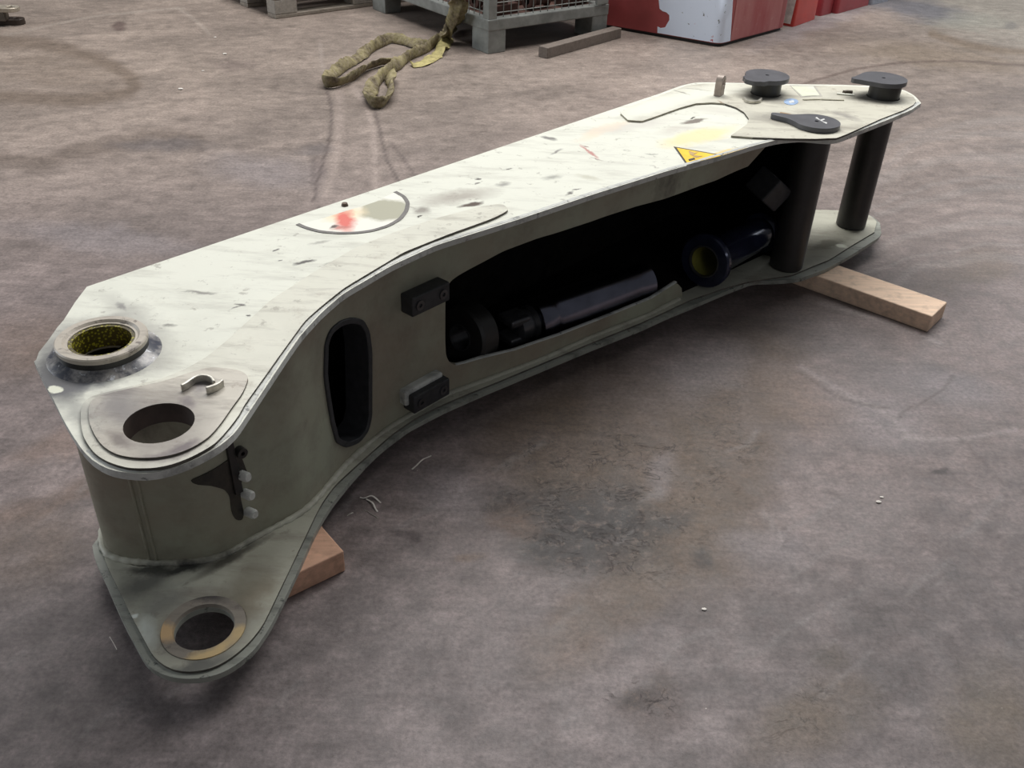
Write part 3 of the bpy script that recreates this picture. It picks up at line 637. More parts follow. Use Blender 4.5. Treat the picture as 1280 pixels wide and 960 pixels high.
# boss tube with bushing
zb = .514
bm = bmesh.new()
add_lathe(bm, [(.0435, ZT0-.004), (.055, ZT0-.004), (.060, ZT1), (.0645, ZT1+.004), (.0655, zb-.012), (.0695, zb-.009), (.0700, zb-.002), (.0680, zb), (.058, zb), (.054, zb-.004), (.0505, zb-.004), (.0505, ZT0), (.043, ZT0-.002)], Matrix.Translation((*BC, 0)), 64, True)
o = obj('boss_tube', bm, m_boss, arm, 35)
bm = bmesh.new(); add_lathe(bm, [(.0445, ZT0-.001), (.0500, ZT0-.001), (.0500, zb-.006), (.0445, zb-.006)], Matrix.Translation((*BC, 0)), 64, True)
o = obj('bushing', bm, m_grease, arm, 35); o['label'] = 'bushing lined with yellow grease'
bm = bmesh.new(); add_lathe(bm, [(.047, ZB0-.002), (.0435, ZB0-.002), (.0435, ZT0-.003), (.047, ZT0-.003)], Matrix.Translation((BC[0], BC[1]+.018, 0)), 64, True); obj('bore_lining', bm, m_bore, arm, 35)
bm = bmesh.new(); add_lathe(bm, [(.062, ZT1+.002), (.0685, ZT1+.004), (.0680, zb-.010), (.062, zb-.009)], Matrix.Translation((*BC, 0)), 64, True)
o = obj('boss_seal', bm, m_black, arm, 35); o['label'] = 'black greasy seal under the boss rim'
def fillet_mat():
    b = NB('greasy_blue_fillet'); n = b.noise(20, 6, .7, w=3); n2 = b.noise(55, 4, .7, w=5)
    c = b.mix(b.ramp(n.outputs['Fac'], .42, .6), (.06, .065, .085), (.42, .40, .38)); c = b.mix(b.ramp(n2.outputs['Fac'], .60, .66), c, (.66, .68, .72)); b.set(c, .3); return b.m
bm = bmesh.new(); add_lathe(bm, [(.060, ZT1-.001), (.088, ZT1-.001), (.084, ZT1+.002), (.076, ZT1+.005), (.069, ZT1+.010), (.060, ZT1+.011)], Matrix.Translation((*BC, 0)), 64, True)
o = obj('boss_fillet', bm, fillet_mat(), arm, 60); o['label'] = 'greasy blue grey weld fillet round the boss'
# C shaped keepers
def keeper(px_list, z, h, wdt, mat=m_clip, name='keeper_clip'):
    p = smooth_curve([at(*q, z+h) for q in px_list], .006, .004)
    P = np.vstack([shrink(p, wdt/2), shrink(p, -wdt/2)[::-1]])
    return bevel(obj(name, prism(P, z, z+h), mat, arm), .0012)
keeper([(226, 481), (231, 479), (238, 473), (247, 468), (258, 467.5), (266, 471), (267, 476)], ZN2, .012, .0045)
keeper([(257, 484), (264, 482.5), (272, 479), (277.5, 473.5)], ZN2, .012, .0055)
keeper([(930, 121), (933, 125), (941, 126.5), (949, 125.5), (952, 122)], ZN, .008, .006)
keeper([(969, 143), (976, 146), (983, 149)], ZN, .008, .007)
keeper([(975, 140.5), (984, 142), (995, 145)], ZN, .010, .012, plain('rusty_clip', (.30, .19, .09), .5, .4))
keeper([(1046, 116), (1056, 117), (1068, 118)], ZN, .004, .010, m_top, 'keeper_pad'); keeper([(1055, 113.5), (1060, 113), (1066, 113.5)], ZN, .010, .012, plain('dark_bolt', (.05, .035, .02), .6), 'keeper_bolt')
keeper([(1004, 124), (1020, 123.5), (1035, 124), (1055, 124.5)], ZN, .003, .006, plain('dirty_rib', (.42, .40, .31), .6), 'weld_rib')
# eye lug on the back edge
def vplate(name, c, ang, prof, th, mat, par, hole=None):
    ca, sa = math.cos(ang), math.sin(ang)
    bm = slab(np.array(prof), [np.array(hole)] if hole is not None else [], lambda p, s: (c[0]+ca*p[0]-sa*(th/2 if s else -th/2), c[1]+sa*p[0]+ca*(th/2 if s else -th/2), c[2]+p[1]))
    return bevel(obj(name, bm, mat, par, 40), .001)
lp = at(899, 120, ZN)
prof = [(-.017, 0), (.017, 0), (.017, .042)]+[(.017*math.cos(a), .045+.017*math.sin(a)) for a in np.linspace(0, PI, 12)]+[(-.017, .042)]
vplate('lifting_lug', (lp[0], lp[1]+.01, ZT1+.002), 1.05, prof, .020, plain('lug_metal', (.36, .30, .26), .5, .3), arm, circle(0, .042, .009, 16))
# stickers and painted marks (flat prints on the upper plate)
def decal(name, px, z, mat, h=.0006, sm_=None, holes=()):
    P = np.array([at(*q, z+h) for q in px])
    if sm_: P = closed_smooth(P, sm_)
    return obj(name, prism(P, z, z+h, holes), mat, arm)
m_yel = plain('warning_yellow', (.92, .58, .03), .5, var=.12, scale=25); m_blk = plain('print_black', (.03, .028, .02), .6)
tri = [(842, 183), (907, 194.5), (858.5, 206.5)]
c_ = np.mean(tri, 0); tin = [tuple(c_+(np.array(t)-c_)*.86) for t in tri]
decal('warning_border', tri, ZT1, m_blk); decal('warning_sticker', tin, ZT1+.0006, m_yel)['label'] = 'yellow triangular warning sticker'
decal('warning_print', [(861, 188.5), (869, 191), (873, 190), (866, 194), (878, 195), (870, 197), (862, 192.5)], ZT1+.0012, plain('faded_print', (.45, .30, .12), .6)); decal('warning_print', [(860.5, 199), (868, 197), (869, 199), (861.5, 201)], ZT1+.0012, m_blk)
decal('label_frame', [(987, 106.5), (1018.5, 106.8), (1028, 120), (1001, 121)], ZN, plain('label_frame_grey', (.45, .43, .38), .5)); decal('white_label', [(989, 107.5), (1016.5, 107.8), (1024.5, 118.8), (1003, 120)], ZN+.0006, plain('label_white', (.78, .80, .64), .4, var=.08))
decal('blue_sticker', [(989+9*math.cos(a), 127+4*math.sin(a)) for a in np.linspace(0, 2*PI, 20)[:-1]], ZN, plain('sticker_blue', (.30, .42, .62), .5, var=.3, scale=60), .001)
decal('blue_print', [(986, 126), (992, 125), (993, 128), (987, 129)], ZN+.001, plain('print_pale', (.65, .68, .70), .5))
arc = [(372, 280.5), (382, 285), (400, 290), (425, 292), (445, 291.5), (465, 289), (485, 283), (500, 274.5), (508, 264), (510, 254), (505, 246), (494, 240)]
chord = [(480, 246.5), (470, 252), (455, 257), (430, 264.5), (405, 272.5)]
b = NB('round_decal_print')
v = b.wob(.016, 34); c0 = (.84, .83, .74)
def pxblob(b, v, cx, cy, ex, ey, mn, soft, z=ZT1):
    p = at(cx, cy, z); q = at(ex, ey, z); return b.blob(v, p, math.atan2(q[1]-p[1], q[0]-p[0]), math.hypot(q[0]-p[0], q[1]-p[1]), mn, soft)
cc = b.mix(pxblob(b, v, 482, 263, 506, 254, .055, .12), c0, (.42, .41, .31))
cc = b.mix(b.mul(pxblob(b, v, 430, 268, 452, 262, .035, .4), .8), cc, (.85, .70, .45))
cc = b.mix(b.mul(pxblob(b, v, 431, 275, 429, 262, .018, .5), .95), cc, (.72, .12, .09))
cc = b.mix(b.mul(pxblob(b, v, 427, 285, 438, 283, .008, .5), .8), cc, (.5, .16, .13))
cc = b.mix(pxblob(b, v, 418, 284, 423, 283, .005, .4), cc, (.12, .08, .07))
b.set(cc, .5)
decal('round_decal', arc+chord, ZT1, b.m, .0006)
p = smooth_curve([at(*q, ZT1) for q in arc], .008, .006); bm = prism(np.vstack([shrink(p, -.0045), shrink(p, .0045)[::-1]]), ZT1, ZT1+.0014)
obj('decal_border', bm, plain('decal_grey', (.16, .15, .14), .6), arm)['label'] = 'dark arc round the decal'
bm = bmesh.new(); add_lathe(bm, [(0, .006), (.006, .006), (.008, 0)], Matrix.Translation((*at(431, 257, ZT1), ZT1)), 12); obj('grease_nipple', bm, plain('nipple', (.12, .09, .07), .5, .5), arm, 40)
# buffer pads with bolts on the web
def pad(cx, cy, wid, hgt, back, tilt):
    s, z = wpx(cx, cy); pl = []
    bm = bmesh.new()
    p0 = Vector(wfn(s-wid/2, z, 0)); p1 = Vector(wfn(s+wid/2, z, 0)); t = (p1-p0); t.z = 0; t.normalize(); n = Vector((t.y, -t.x, 0)); mid = (p0+p1)/2
    R = Matrix((t, n, Vector((0, 0, 1)))).transposed().to_4x4()
    if back:
        add_box(bm, 0, wid*1.06, .026, hgt*.9, M=Matrix.Translation(mid+n*.006+Vector((0, 0, hgt*.28))-t*.006) @ R); bevel(obj('pad_weld', bm, m_rim, arm), .006, 3)['label'] = 'cream weld backing'
        bm = bmesh.new()
    add_box(bm, 0, wid, .036, hgt, M=Matrix.Translation(mid+n*.018) @ R)
    q = bevel(obj('buffer_pad', bm, m_rubber, arm), .003, 2)
    for k in (-1, 1):
        c = mid+n*.036+t*(k*wid*.31); Mx, L = axisM(c-n*.002, c+n*.003); bm = bmesh.new()
        add_lathe(bm, [(.0045, .0025), (.0045, .005), (.011, .005), (.0115, 0), (.003, 0)], Mx, 18); add_lathe(bm, [(0, .001), (.0045, .001)], Mx, 18)
        q2 = obj('pad_bolt', bm, m_clip, q, 40); q2.data.materials[0] = m_steel2
pad(524, 367, .108, .044, False, 0); pad(526, 487, .110, .044, True, 0)
# strap and lugs beside the nose
a0 = wpx(297, 600); s0 = a0[0]
bm = slab(np.array([(s0-.012, ZT0-.005), (s0+.010, ZT0-.005), (s0+.012, .36), (s0+.0, .31), (s0+.004, .19), (s0-.012, .19), (s0-.014, .34)]), [], lambda p, s: wfn(p[0], p[1], .007 if s else 0)); bevel(obj('grease_strip', bm, m_black, arm, 40), .001)['label'] = 'black greasy strip beside the nose'
gr_px = [(236, 600), (255, 592), (275, 581), (296, 565), (302, 572), (306, 584), (310, 593), (303, 598), (299, 606), (300, 622), (304, 640), (303, 650), (294, 650), (289, 640), (287, 620), (280, 611), (262, 606), (244, 605)]
gp = closed_smooth([wpx(*q) for q in gr_px], .006, .006); gp[:, 1] = np.minimum(gp[:, 1], ZT0-.003)
b = NB('black_grease'); n_ = b.noise(30, 6, .7); b.set(b.mix(b.ramp(n_.outputs['Fac'], .35, .7), (.010, .009, .008), (.055, .048, .035)), .4)
obj('grease_smear', slab(gp, [], lambda p, s: wfn(p[0], p[1], .0022 if s else .0004), None), b.m, arm)['label'] = 'black grease smeared beside the nose'
for (x, y) in [(300, 593), (305, 616), (309, 639)]:
    s, z = wpx(x, y); p = Vector(wfn(s, z, 0)); q = Vector(wfn(s, z, 1)) - Vector(wfn(s, z, 0)); bm = bmesh.new()
    Mx, L = axisM(p+Vector((0, 0, 0)), p+q*.02+Vector((.010, -.003, .003))); add_lathe(bm, [(0, 0), (.0095, 0), (.0095, .018), (.007, .022), (0, .022)], Mx, 12); obj('pipe_clip_stub', bm, m_rim, arm, 40)
s, z = wpx(298, 563); p = Vector(wfn(s, z, 0)); q = Vector(wfn(s, z, 1))-p; Mx, L = axisM(p, p+q*.02); bm = bmesh.new(); add_lathe(bm, [(.004, 0), (.004, .014), (.010, .014), (.010, 0)], Mx, 14); obj('pipe_boss', bm, m_black, arm, 40)
# hung bracket block inside, by the back wall
bp = at(961, 236, .31)
bm = bmesh.new(); M_ = Matrix.Translation((bp[0], bp[1], .31)) @ Matrix.Rotation(.55, 4, 'Z') @ Matrix.Rotation(.65, 4, 'Y') @ Matrix.Rotation(.2, 4, 'X')
add_box(bm, 0, .075, .09, .075, M=M_); bevel(obj('stop_block', bm, m_rubber, arm), .005, 2)
bm = bmesh.new(); add_box(bm, (bp[0]+.01, bp[1]+.075, .30), .025, .10, .025, -.2); obj('stop_bracket', bm, m_inner_shade, arm)
# ------------------------------------------------------------------ pins with flag plates
def flag(c, r, tabdir, tablen, tabw, n=40):
    a0 = math.atan2(tabdir[1], tabdir[0]); pts = []
    for i in range(n+1):
        a = a0+.62+(2*PI-1.24)*i/n; pts.append((c[0]+r*math.cos(a), c[1]+r*math.sin(a)))
    u = np.array([math.cos(a0), math.sin(a0)]); v = np.array([-u[1], u[0]]); C0 = np.array(c)
    pts += [tuple(C0+u*(r*1.15)-v*tabw*1.3), tuple(C0+u*(tablen*.8)-v*tabw), tuple(C0+u*tablen-v*tabw*.55), tuple(C0+u*tablen+v*tabw*.55), tuple(C0+u*(tablen*.8)+v*tabw), tuple(C0+u*(r*1.15)+v*tabw*1.3)]
    return closed_smooth(pts, .006, .004)
def pin(key, cap, r, rf, zf, tab_px, tabw, label, mark=None):
    c = pins[key]; t = thing('pivot_pin', label, 'pin', (c[0], c[1], ZB1+.0005))
    bm = bmesh.new(); zbse = ZB1+.001
    add_lathe(bm, [(0, zbse), (r-.003, zbse), (r, zbse+.004), (r, zf), (0, zf)], Matrix.Translation((c[0], c[1], 0)), 48); obj('shaft', bm, m_black, t, 35)
    tb = at(*tab_px, zf); d = (tb[0]-cap[0], tb[1]-cap[1])
    o = bevel(obj('flag_plate', prism(simplify(np.vstack([flag(cap, rf, d, math.hypot(*d), tabw), flag(cap, rf, d, math.hypot(*d), tabw)[:1]]), .0003)[:-1], zf, zf+.013, [circle(*cap, .006, 12)]), m_lid, t, 40), .0015)
    o = bm = bmesh.new(); add_lathe(bm, [(0, zf+.004), (.0058, zf+.004)], Matrix.Translation((*cap, 0)), 12); obj('centre_hole', bm, m_black, t)
    if mark:
        bm = prism(mark, zf+.0131, zf+.0137); obj('chalk_mark', bm, plain('chalk', (.7, .7, .68), .8), t)
    return t
pin('near', (.806, 2.540), .0485, .064, ZN+.001, (963, 147), .016, 'black pin nearest the camera, its flag plate lying flat on the cream arm',
    mark=[at(*q, .504) for q in [(1019, 147.5), (1021, 146.5), (1025, 150), (1030, 148.5), (1031, 149.5), (1027, 151.5), (1034, 153.5), (1033, 155)]])
pin('tip', (1.080, 2.862), .0465, .069, .530, (1064, 103), .018, 'black pin at the very tip of the arm, flag plate raised on a short stem')
pin('back', (.728, 2.852), .043, .066, .527, (936, 106), .030, 'black pin with raised flag plate near the far edge, beside the small upright lug')
# ------------------------------------------------------------------ loose parts inside the arm
z = ZB1+.0015+.055
p0 = at(663, 402, z); p1 = at(806, 351, z); p0 = Vector((*p0, z)); p1 = Vector((*p1, z)); ax = (p1-p0).normalized(); Lc = (p1-p0).length
cyl = thing('steel_rod', 'shiny blued steel rod lying inside the arm behind the web opening', 'steel rod', (p0.x, p0.y, ZB1+.0015))
Mx, L = axisM(p0, p1); bm = bmesh.new()
add_lathe(bm, [(0, 0), (.045, 0), (.054, .006), (.055, .012), (.055, .052), (.053, .055), (.053, .060), (.0548, .062), (.0548, L-.07), (.0542, L-.068), (.0542, L-.006), (.049, L), (0, L)], Mx, 64); obj('rod_body', bm, m_steel, cyl, 35)
bm = bmesh.new(); add_lathe(bm, [(0, -.055), (.026, -.055), (.038, -.048), (.040, -.02), (.034, -.008), (.044, 0), (0, 0)], Mx, 40); obj('rod_neck', bm, m_steel2, cyl, 35)
for k in (-1, 1):
    bm = bmesh.new(); Mk = Mx @ Matrix.Translation((0, k*.026, -.052)) ; add_box(bm, 0, .060, .022, .060, M=Mk); bevel(obj('fork_cheek', bm, m_steel2, cyl, 40), .006, 3)
ez = ZB1+.0015+.078; ec = at(585, 418, ez); Mx = Matrix.Translation((ec[0], ec[1], ez)) @ Matrix.Rotation(math.radians(-38), 4, 'Z') @ Matrix.Rotation(math.radians(82), 4, 'X')
eye = thing('rod_eye', 'dark steel eye ring standing inside the left end of the big opening', 'ring', (ec[0], ec[1], ZB1+.0015))
bm = bmesh.new(); add_lathe(bm, [(.033, -.03), (.070, -.03), (.0765, -.024), (.0765, .024), (.070, .03), (.033, .03)], Mx, 56, True); obj('eye_ring', bm, m_black, eye, 35)
bm = bmesh.new(); add_lathe(bm, [(.030, -.032), (.0335, -.032), (.0335, .032), (.030, .032)], Mx, 40, True); obj('eye_bush', bm, m_steel2, eye, 35)
# flanged sleeve
f0 = Vector((*at(880, 327, .153), .153)); f1 = Vector((*at(953, 290, .131), .131))
slv = thing('flanged_sleeve', 'navy black flanged sleeve leaning by the near pin, its greasy yellow bore facing left', 'sleeve', (f0.x, f0.y, ZB1))
Mx, L = axisM(f0, f1); print('sleeve', L, f0, f1)
bm = bmesh.new(); add_lathe(bm, [(.046, 0), (.072, 0), (.0765, .004), (.0765, .016), (.072, .020), (.0560, .024), (.0545, .03), (.0490, L-.03), (.0490, L-.022), (.058, L-.018), (.0615, L-.014), (.0615, L-.004), (.058, L), (.046, L)], Mx, 64, True); obj('sleeve_body', bm, m_blue, slv, 32)
bm = bmesh.new(); add_lathe(bm, [(.041, .003), (.0465, .003), (.0465, -.003), (.043, -.003)], Mx, 56, True); obj('bore_lip', bm, m_steel2, slv, 35)
bm = bmesh.new(); add_lathe(bm, [(.0405, .003), (.0405, L-.06), (.0, L-.06)], Mx, 56); obj('greased_bore', bm, m_olive, slv, 35)
# ------------------------------------------------------------------ timber blocks under the arm
def timber(name, a, b, wv, h, mat, label, z0=0., chip=0):
    """box from a to b (floor-plan points of one long edge), width vector wv"""
    a = Vector((*a, 0)); b = Vector((*b, 0)); wv = Vector((*wv, 0)); bm = bmesh.new()
    n = 14; g = []
    for i in range(n+1):
        p = a+(b-a)*i/n; row = []
        for (u, zz) in ((0, 0), (1, 0), (1, 1), (.5, 1), (0, 1)):
            q = p+wv*u+Vector((0, 0, z0+h*zz)); nz = noise.noise(q*9)*.003
            if 0 < i < n and zz == 1 and u == 0 and chip: q += wv.normalized()*abs(noise.noise(p*14))*chip; q.z -= abs(noise.noise(p*14))*chip*.5
            if zz and 0 < i < n and u < 1: q.z += min(0, nz*.4)
            row.append(bm.verts.new(q))
        g.append(row)
    for r0, r1 in zip(g, g[1:]):
        for k in range(5): bm.faces.new([r0[k], r0[(k+1) % 5], r1[(k+1) % 5], r1[k]])
    bm.faces.new(g[0][::-1]); bm.faces.new(g[-1])
    o = bevel(obj(name, bm, mat), .003, 2); return tag(o, label, 'timber')
A = np.array(at(1165.5, 395.3, ZB0)); B_ = np.array(at(1191, 374.5, ZB0)); Dk = np.array(at(1022, 345, ZB0)); u = (Dk-A)/np.hypot(*(Dk-A)); wv = (B_-A); wv = wv-u*(wv@u); wv = wv/np.hypot(*wv)*.117
m_w1 = wood('fresh_timber', (.92, .68, .50), -math.atan2(u[1], u[0]))
timber('timber_block', A, A+u*.95, wv, ZB0-.0005, m_w1, 'fresh orange brown timber block sticking out to the right from under the arm tip', chip=.012)
P0 = np.array(at(430, 688.5, ZB0)); P1 = np.array(at(405, 657, ZB0)); P2 = np.array(at(378, 713, ZB0)); u2 = (P2-P0)/np.hypot(*(P2-P0)); w2 = P1-P0; w2 = w2-u2*(w2@u2)
m_w2 = wood('red_timber', (.74, .44, .30), -math.atan2(w2[1], w2[0]))
timber('timber_block', P0, P0+u2*.17, w2/np.hypot(*w2)*.135, ZB0-.0005, m_w2, 'short reddish timber block under the arm beside the lower bore')
# ------------------------------------------------------------------ background: mesh cage
m_galv = plain('grey_cage_steel', (.24, .25, .235), .6, .3, var=.35, scale=9, bump=.001); m_rust = plain('rusty_scrap', (.075, .035, .026), .7, .2, var=.6, scale=25)
O = Vector((-.199, 5.081, 0)); us = Vector((.785, .619, 0)).normalized(); ul = Vector((-us.y, us.x, 0)); WS_, WL_ = .84, 1.22
cage = thing('mesh_cage_pallet', 'grey steel mesh cage pallet on stubby feet, yellow sling hanging down its side', 'cage pallet', O)
Rc = Matrix((us, ul, Vector((0, 0, 1)))).transposed().to_4x4()
def cbox(bm, x0, x1, y0, y1, z0, z1): add_box(bm, 0, x1-x0, y1-y0, z1-z0, M=Matrix.Translation(O+us*(x0+x1)/2+ul*(y0+y1)/2+Vector((0, 0, (z0+z1)/2))) @ Rc)
for x0, x1 in ((0, .115), (WS_-.115, WS_)):
    for y0, y1 in ((0, .15), (WL_-.15, WL_)):
        bm = bmesh.new(); cbox(bm, x0, x1, y0, y1, 0, .125); bevel(obj('foot', bm, m_galv, cage), .004)
for x0, x1, y0, y1 in ((0, WS_, 0, .05), (0, WS_, WL_-.05, WL_), (0, .05, .05, WL_-.05), (WS_-.05, WS_, .05, WL_-.05)):
    bm = bmesh.new(); cbox(bm, x0-.003, x1+.003, y0-.003, y1+.003, .115, .175); bevel(obj('base_rail', bm, m_galv, cage), .006)
    bm = bmesh.new(); cbox(bm, x0, x1, y0, y1, .92, .97); bevel(obj('top_rail', bm, m_galv, cage), .004)
bm = bmesh.new(); cbox(bm, .05, WS_-.05, .05, WL_-.05, .15, .165); obj('deck', bm, m_rust, cage)
for x in (.0, WS_-.055):
    for y in (.0, WL_-.055):
        bm = bmesh.new(); cbox(bm, x, x+.055, y, y+.055, .17, .93); bevel(obj('corner_post', bm, m_galv, cage), .006)
def wires(face):
    bm = bmesh.new(); r = .0028
    L_ = WS_ if face in (0, 1) else WL_
    P = lambda t, z: O+(us*t+ul*(.02 if face == 0 else WL_-.02) if face in (0, 1) else ul*t+us*(.02 if face == 2 else WS_-.02))+Vector((0, 0, z))
    for t in np.arange(.06, L_-.05, .05): add_tube(bm, [P(t, .17), P(t, .93)], r, 5, cap=False)
    for zz in np.arange(.20, .93, .05): add_tube(bm, [P(.04, zz), P(L_-.04, zz)], r, 5, cap=False)
    obj('wire_mesh', bm, m_galv, cage)['kind'] = 'stuff'
for f in range(4): wires(f)
bm = bmesh.new(); cbox(bm, WS_-.10, WS_-.02, -.015, .0, .18, .9); bevel(obj('hinge_strip', bm, m_galv, cage), .003)
for k in range(9):
    a = random.uniform(-.15, .15)+math.atan2(us.y, us.x); x = .17+.25*(k % 3); y = .13+.15*(k//3); c = O+us*x+ul*y+Vector((0, 0, .2115 if k % 2 else .191))
    if k % 2: c = c-us*.07
    bm = bmesh.new()
    if k % 2: Mx, L = axisM(c, c+Vector((math.cos(a), math.sin(a), 0))*.16); add_lathe(bm, [(.02, 0), (.045, 0), (.045, .03), (.03, .04), (.03, .14), (.045, .14), (.02, .16)], Mx, 16)
    else: add_box(bm, c, .20, .07, .05, a); add_box(bm, c+Vector((0, 0, .03)), .06, .06, .05, a)
    tag(bevel(obj('scrap_casting', bm, m_rust, None, 40), .004), 'dark rusty iron casting inside the mesh cage, %s row, %s' % (('front', 'middle', 'back')[k//3], ('left', 'centre', 'right')[k % 3]), 'scrap metal', 'rusty castings inside the mesh cage')
# grey timber on the floor in front of the cage
m_w3 = wood('weathered_timber', (.20, .165, .14), -.9)
g0 = np.array(at(684, 73.5, 0)); g1 = np.array(at(776, 47.5, 0)); gu = (g1-g0)/np.hypot(*(g1-g0)); gw = np.array([-gu[1], gu[0]])*.062
timber('timber_batten', g0, g1, gw, .055, m_w3, 'weathered grey brown timber batten on the floor in front of the mesh cage')
# wooden pallet at the upper left
m_w4 = wood('pallet_wood', (.30, .26, .215), .8); m_w5 = wood('pallet_block_wood', (.34, .31, .27), .8)
pO = Vector((*at(345, 24, 0), 0)); pu = Vector((.747, .665, 0)).normalized(); pv = Vector((-pu.y, pu.x, 0)); Rp = Matrix((pu, pv, Vector((0, 0, 1)))).transposed().to_4x4()
pal = thing('wooden_pallet', 'weathered wooden pallet at the upper edge left of the mesh cage', 'pallet', pO)
def pbox(name, x0, x1, y0, y1, z0, z1, mat):
    bm = bmesh.new(); add_box(bm, 0, x1-x0, y1-y0, z1-z0, M=Matrix.Translation(pO+pu*(x0+x1)/2+pv*(y0+y1)/2+Vector((0, 0, (z0+z1)/2))) @ Rp); bevel(obj(name, bm, mat, pal), .004)
for y0, y1 in ((0, .1), (.35, .45), (.70, .80)):
    pbox('bottom_board', .0, 1.2, y0, y1, 0, .022, m_w4)
    for x0 in (0, .53, 1.055): pbox('block', x0, x0+.145, y0, y1, .0225, .10, m_w5)
for x0 in (0, .53, 1.055): pbox('stringer_board', x0, x0+.145, 0, .8, .1005, .122, m_w4)
for k in range(5): pbox('deck_board', 0, 1.2, k*.165, k*.165+.14, .1225, .144, m_w4)
# ------------------------------------------------------------------ red and white tank
m_red = plain('red_tank_paint', (.30, .055, .055), .42, var=.18, scale=6)
def scuffed_red():
    b = NB('faded_red_paint'); n = b.noise(5, 5, .6, stretch=(1, 1, .3)); n2 = b.noise(30, 5, .7)
    c = b.mix(b.ramp(n.outputs['Fac'], .35, .65), (.34, .055, .06), (.44, .17, .16)); c = b.mix(b.mul(b.ramp(n2.outputs['Fac'], .6, .7), .5), c, (.5, .3, .27)); b.set(c, .5); return b.m
def chipped_white():
    b = NB('chipped_white_paint'); n = b.noise(26, 5, .7, stretch=(1, 1, .6)); n2 = b.noise(11, 5, .7, w=6)
    c = b.mix(b.ramp(n.outputs['Fac'], .645, .67), (.74, .83, .97), (.12, .13, .13)); c = b.mix(b.ramp(n2.outputs['Fac'], .66, .70), c, (.5, .1, .1)); b.set(c, .38); return b.m
m_redf, m_wht = scuffed_red(), chipped_white()
t0 = np.array(at(742, 32, 0)); tc = np.array(at(899, 59.5, 0)); t1 = np.array(at(981, 37, 0))
ua = (t0-tc)/np.hypot(*(t0-tc)); ub = (t1-tc)/np.hypot(*(t1-tc)); t0 = tc+ua*.95
far = t0+(t1-tc)
tank_poly = closed_smooth([tc, t1, far, t0], .028, .012)
tank = thing('storage_tank', 'big red and white painted tank with rounded corner at the upper edge', 'tank', (tc[0], tc[1], 0))
bevel(obj('tank_body', prism(tank_poly, .018, .95), m_red, tank, 40), .004, 2)
bevel(obj('base_skirt', prism(offs(simplify(tank_poly, .0005), .012), 0, .0185), plain('skirt_black', (.025, .022, .02), .7), tank, 40), .002)
# wrap path around near corner
i0 = np.argmin(np.hypot(*(tank_poly-t0).T)); path = np.vstack([tank_poly, tank_poly]); 
PL = np.roll(tank_poly, -np.argmin(np.hypot(*(tank_poly-far).T)), axis=0); PS = np.r_[0, np.hypot(*(PL[1:]-PL[:-1]).T).cumsum()]
sgn_ = 1
def tfn(s, z, off):
    x = np.interp(s, PS, PL[:, 0]); y = np.interp(s, PS, PL[:, 1]); n = np.array([np.interp(s+.01, PS, PL[:, 1])-np.interp(s-.01, PS, PL[:, 1]), -(np.interp(s+.01, PS, PL[:, 0])-np.interp(s-.01, PS, PL[:, 0]))])
    n /= np.hypot(*n)+1e-9; c = np.mean(tank_poly, 0)
    if n @ (np.array([x, y])-c) < 0: n = -n
    return (float(x+n[0]*off), float(y+n[1]*off), z)
def spos(px, z):
    best = None
    for s in np.arange(0, PS[-1], .004):
        q = tfn(s, z, 0); U_, V_ = project(np.array(q[0]), np.array(q[1]), np.array(q[2])); n = np.array(tfn(s, z, .01)[:2])-np.array(q[:2])
        if n @ np.array(q[:2]) > 0: continue
        if best is None or abs(U_-px[0]) < best[0]: best = (abs(U_-px[0]), s)
    return best[1]
def szs(px, s_guess=None):
    z = .1
    for _ in range(8):
        s = spos(px, z); q = tfn(s, 0, 0); U0, V0 = project(np.array(q[0]), np.array(q[1]), np.array(0.)); U1, V1 = project(np.array(q[0]), np.array(q[1]), np.array(.1)); z = float((V0-px[1])/(V0-V1)*.1)
    return s, max(.02, z)
Lp = [(821, 46), (822, 33), (826, 35), (832, 34), (834, 30), (837, 25), (836.5, 19), (833, 15.5), (828, 14), (825, 11), (823.5, 0), (823.5, -60)]
Rp_ = [(916, -60), (916, 0), (914.5, 25), (912, 54)]
wp = [szs(q) for q in Lp]; wr = [szs(q) for q in Rp_]
wp[-1] = (wp[-1][0], .80); wr[0] = (wr[0][0], .80); wp[0] = (wp[0][0], .022); wr[-1] = (wr[-1][0], .022)
W_ = dens(wp+wr); s_lo, s_hi = W_[:, 0].min(), W_[:, 0].max()
ex = np.array([(s, z) for s in np.arange(s_lo, s_hi, .012) for z in (.06, .15, .25, .4, .6)]); ex = ex[inpoly(ex, W_)]
obj('white_panel', slab(W_, [], lambda p, s: tfn(p[0], p[1], .0022 if s else .0004), ex), m_wht, tank, 40)
s2 = spos((976, 10), .1); a_, b_ = sorted([wr[-1][0], s2])
P4 = np.array([(a_+.004, .022), (b_, .022), (b_, .80), (a_+.004, .80)]) if s2 > wr[-1][0] else np.array([(a_, .022), (b_-.004, .022), (b_-.004, .80), (a_, .80)])
P4 = dens(P4, .02); ex = np.array([(s, .3) for s in np.arange(a_+.02, b_-.01, .03)])
obj('faded_panel', slab(P4, [], lambda p, s: tfn(p[0], p[1], .0016 if s else .0003), ex), m_redf, tank, 40)
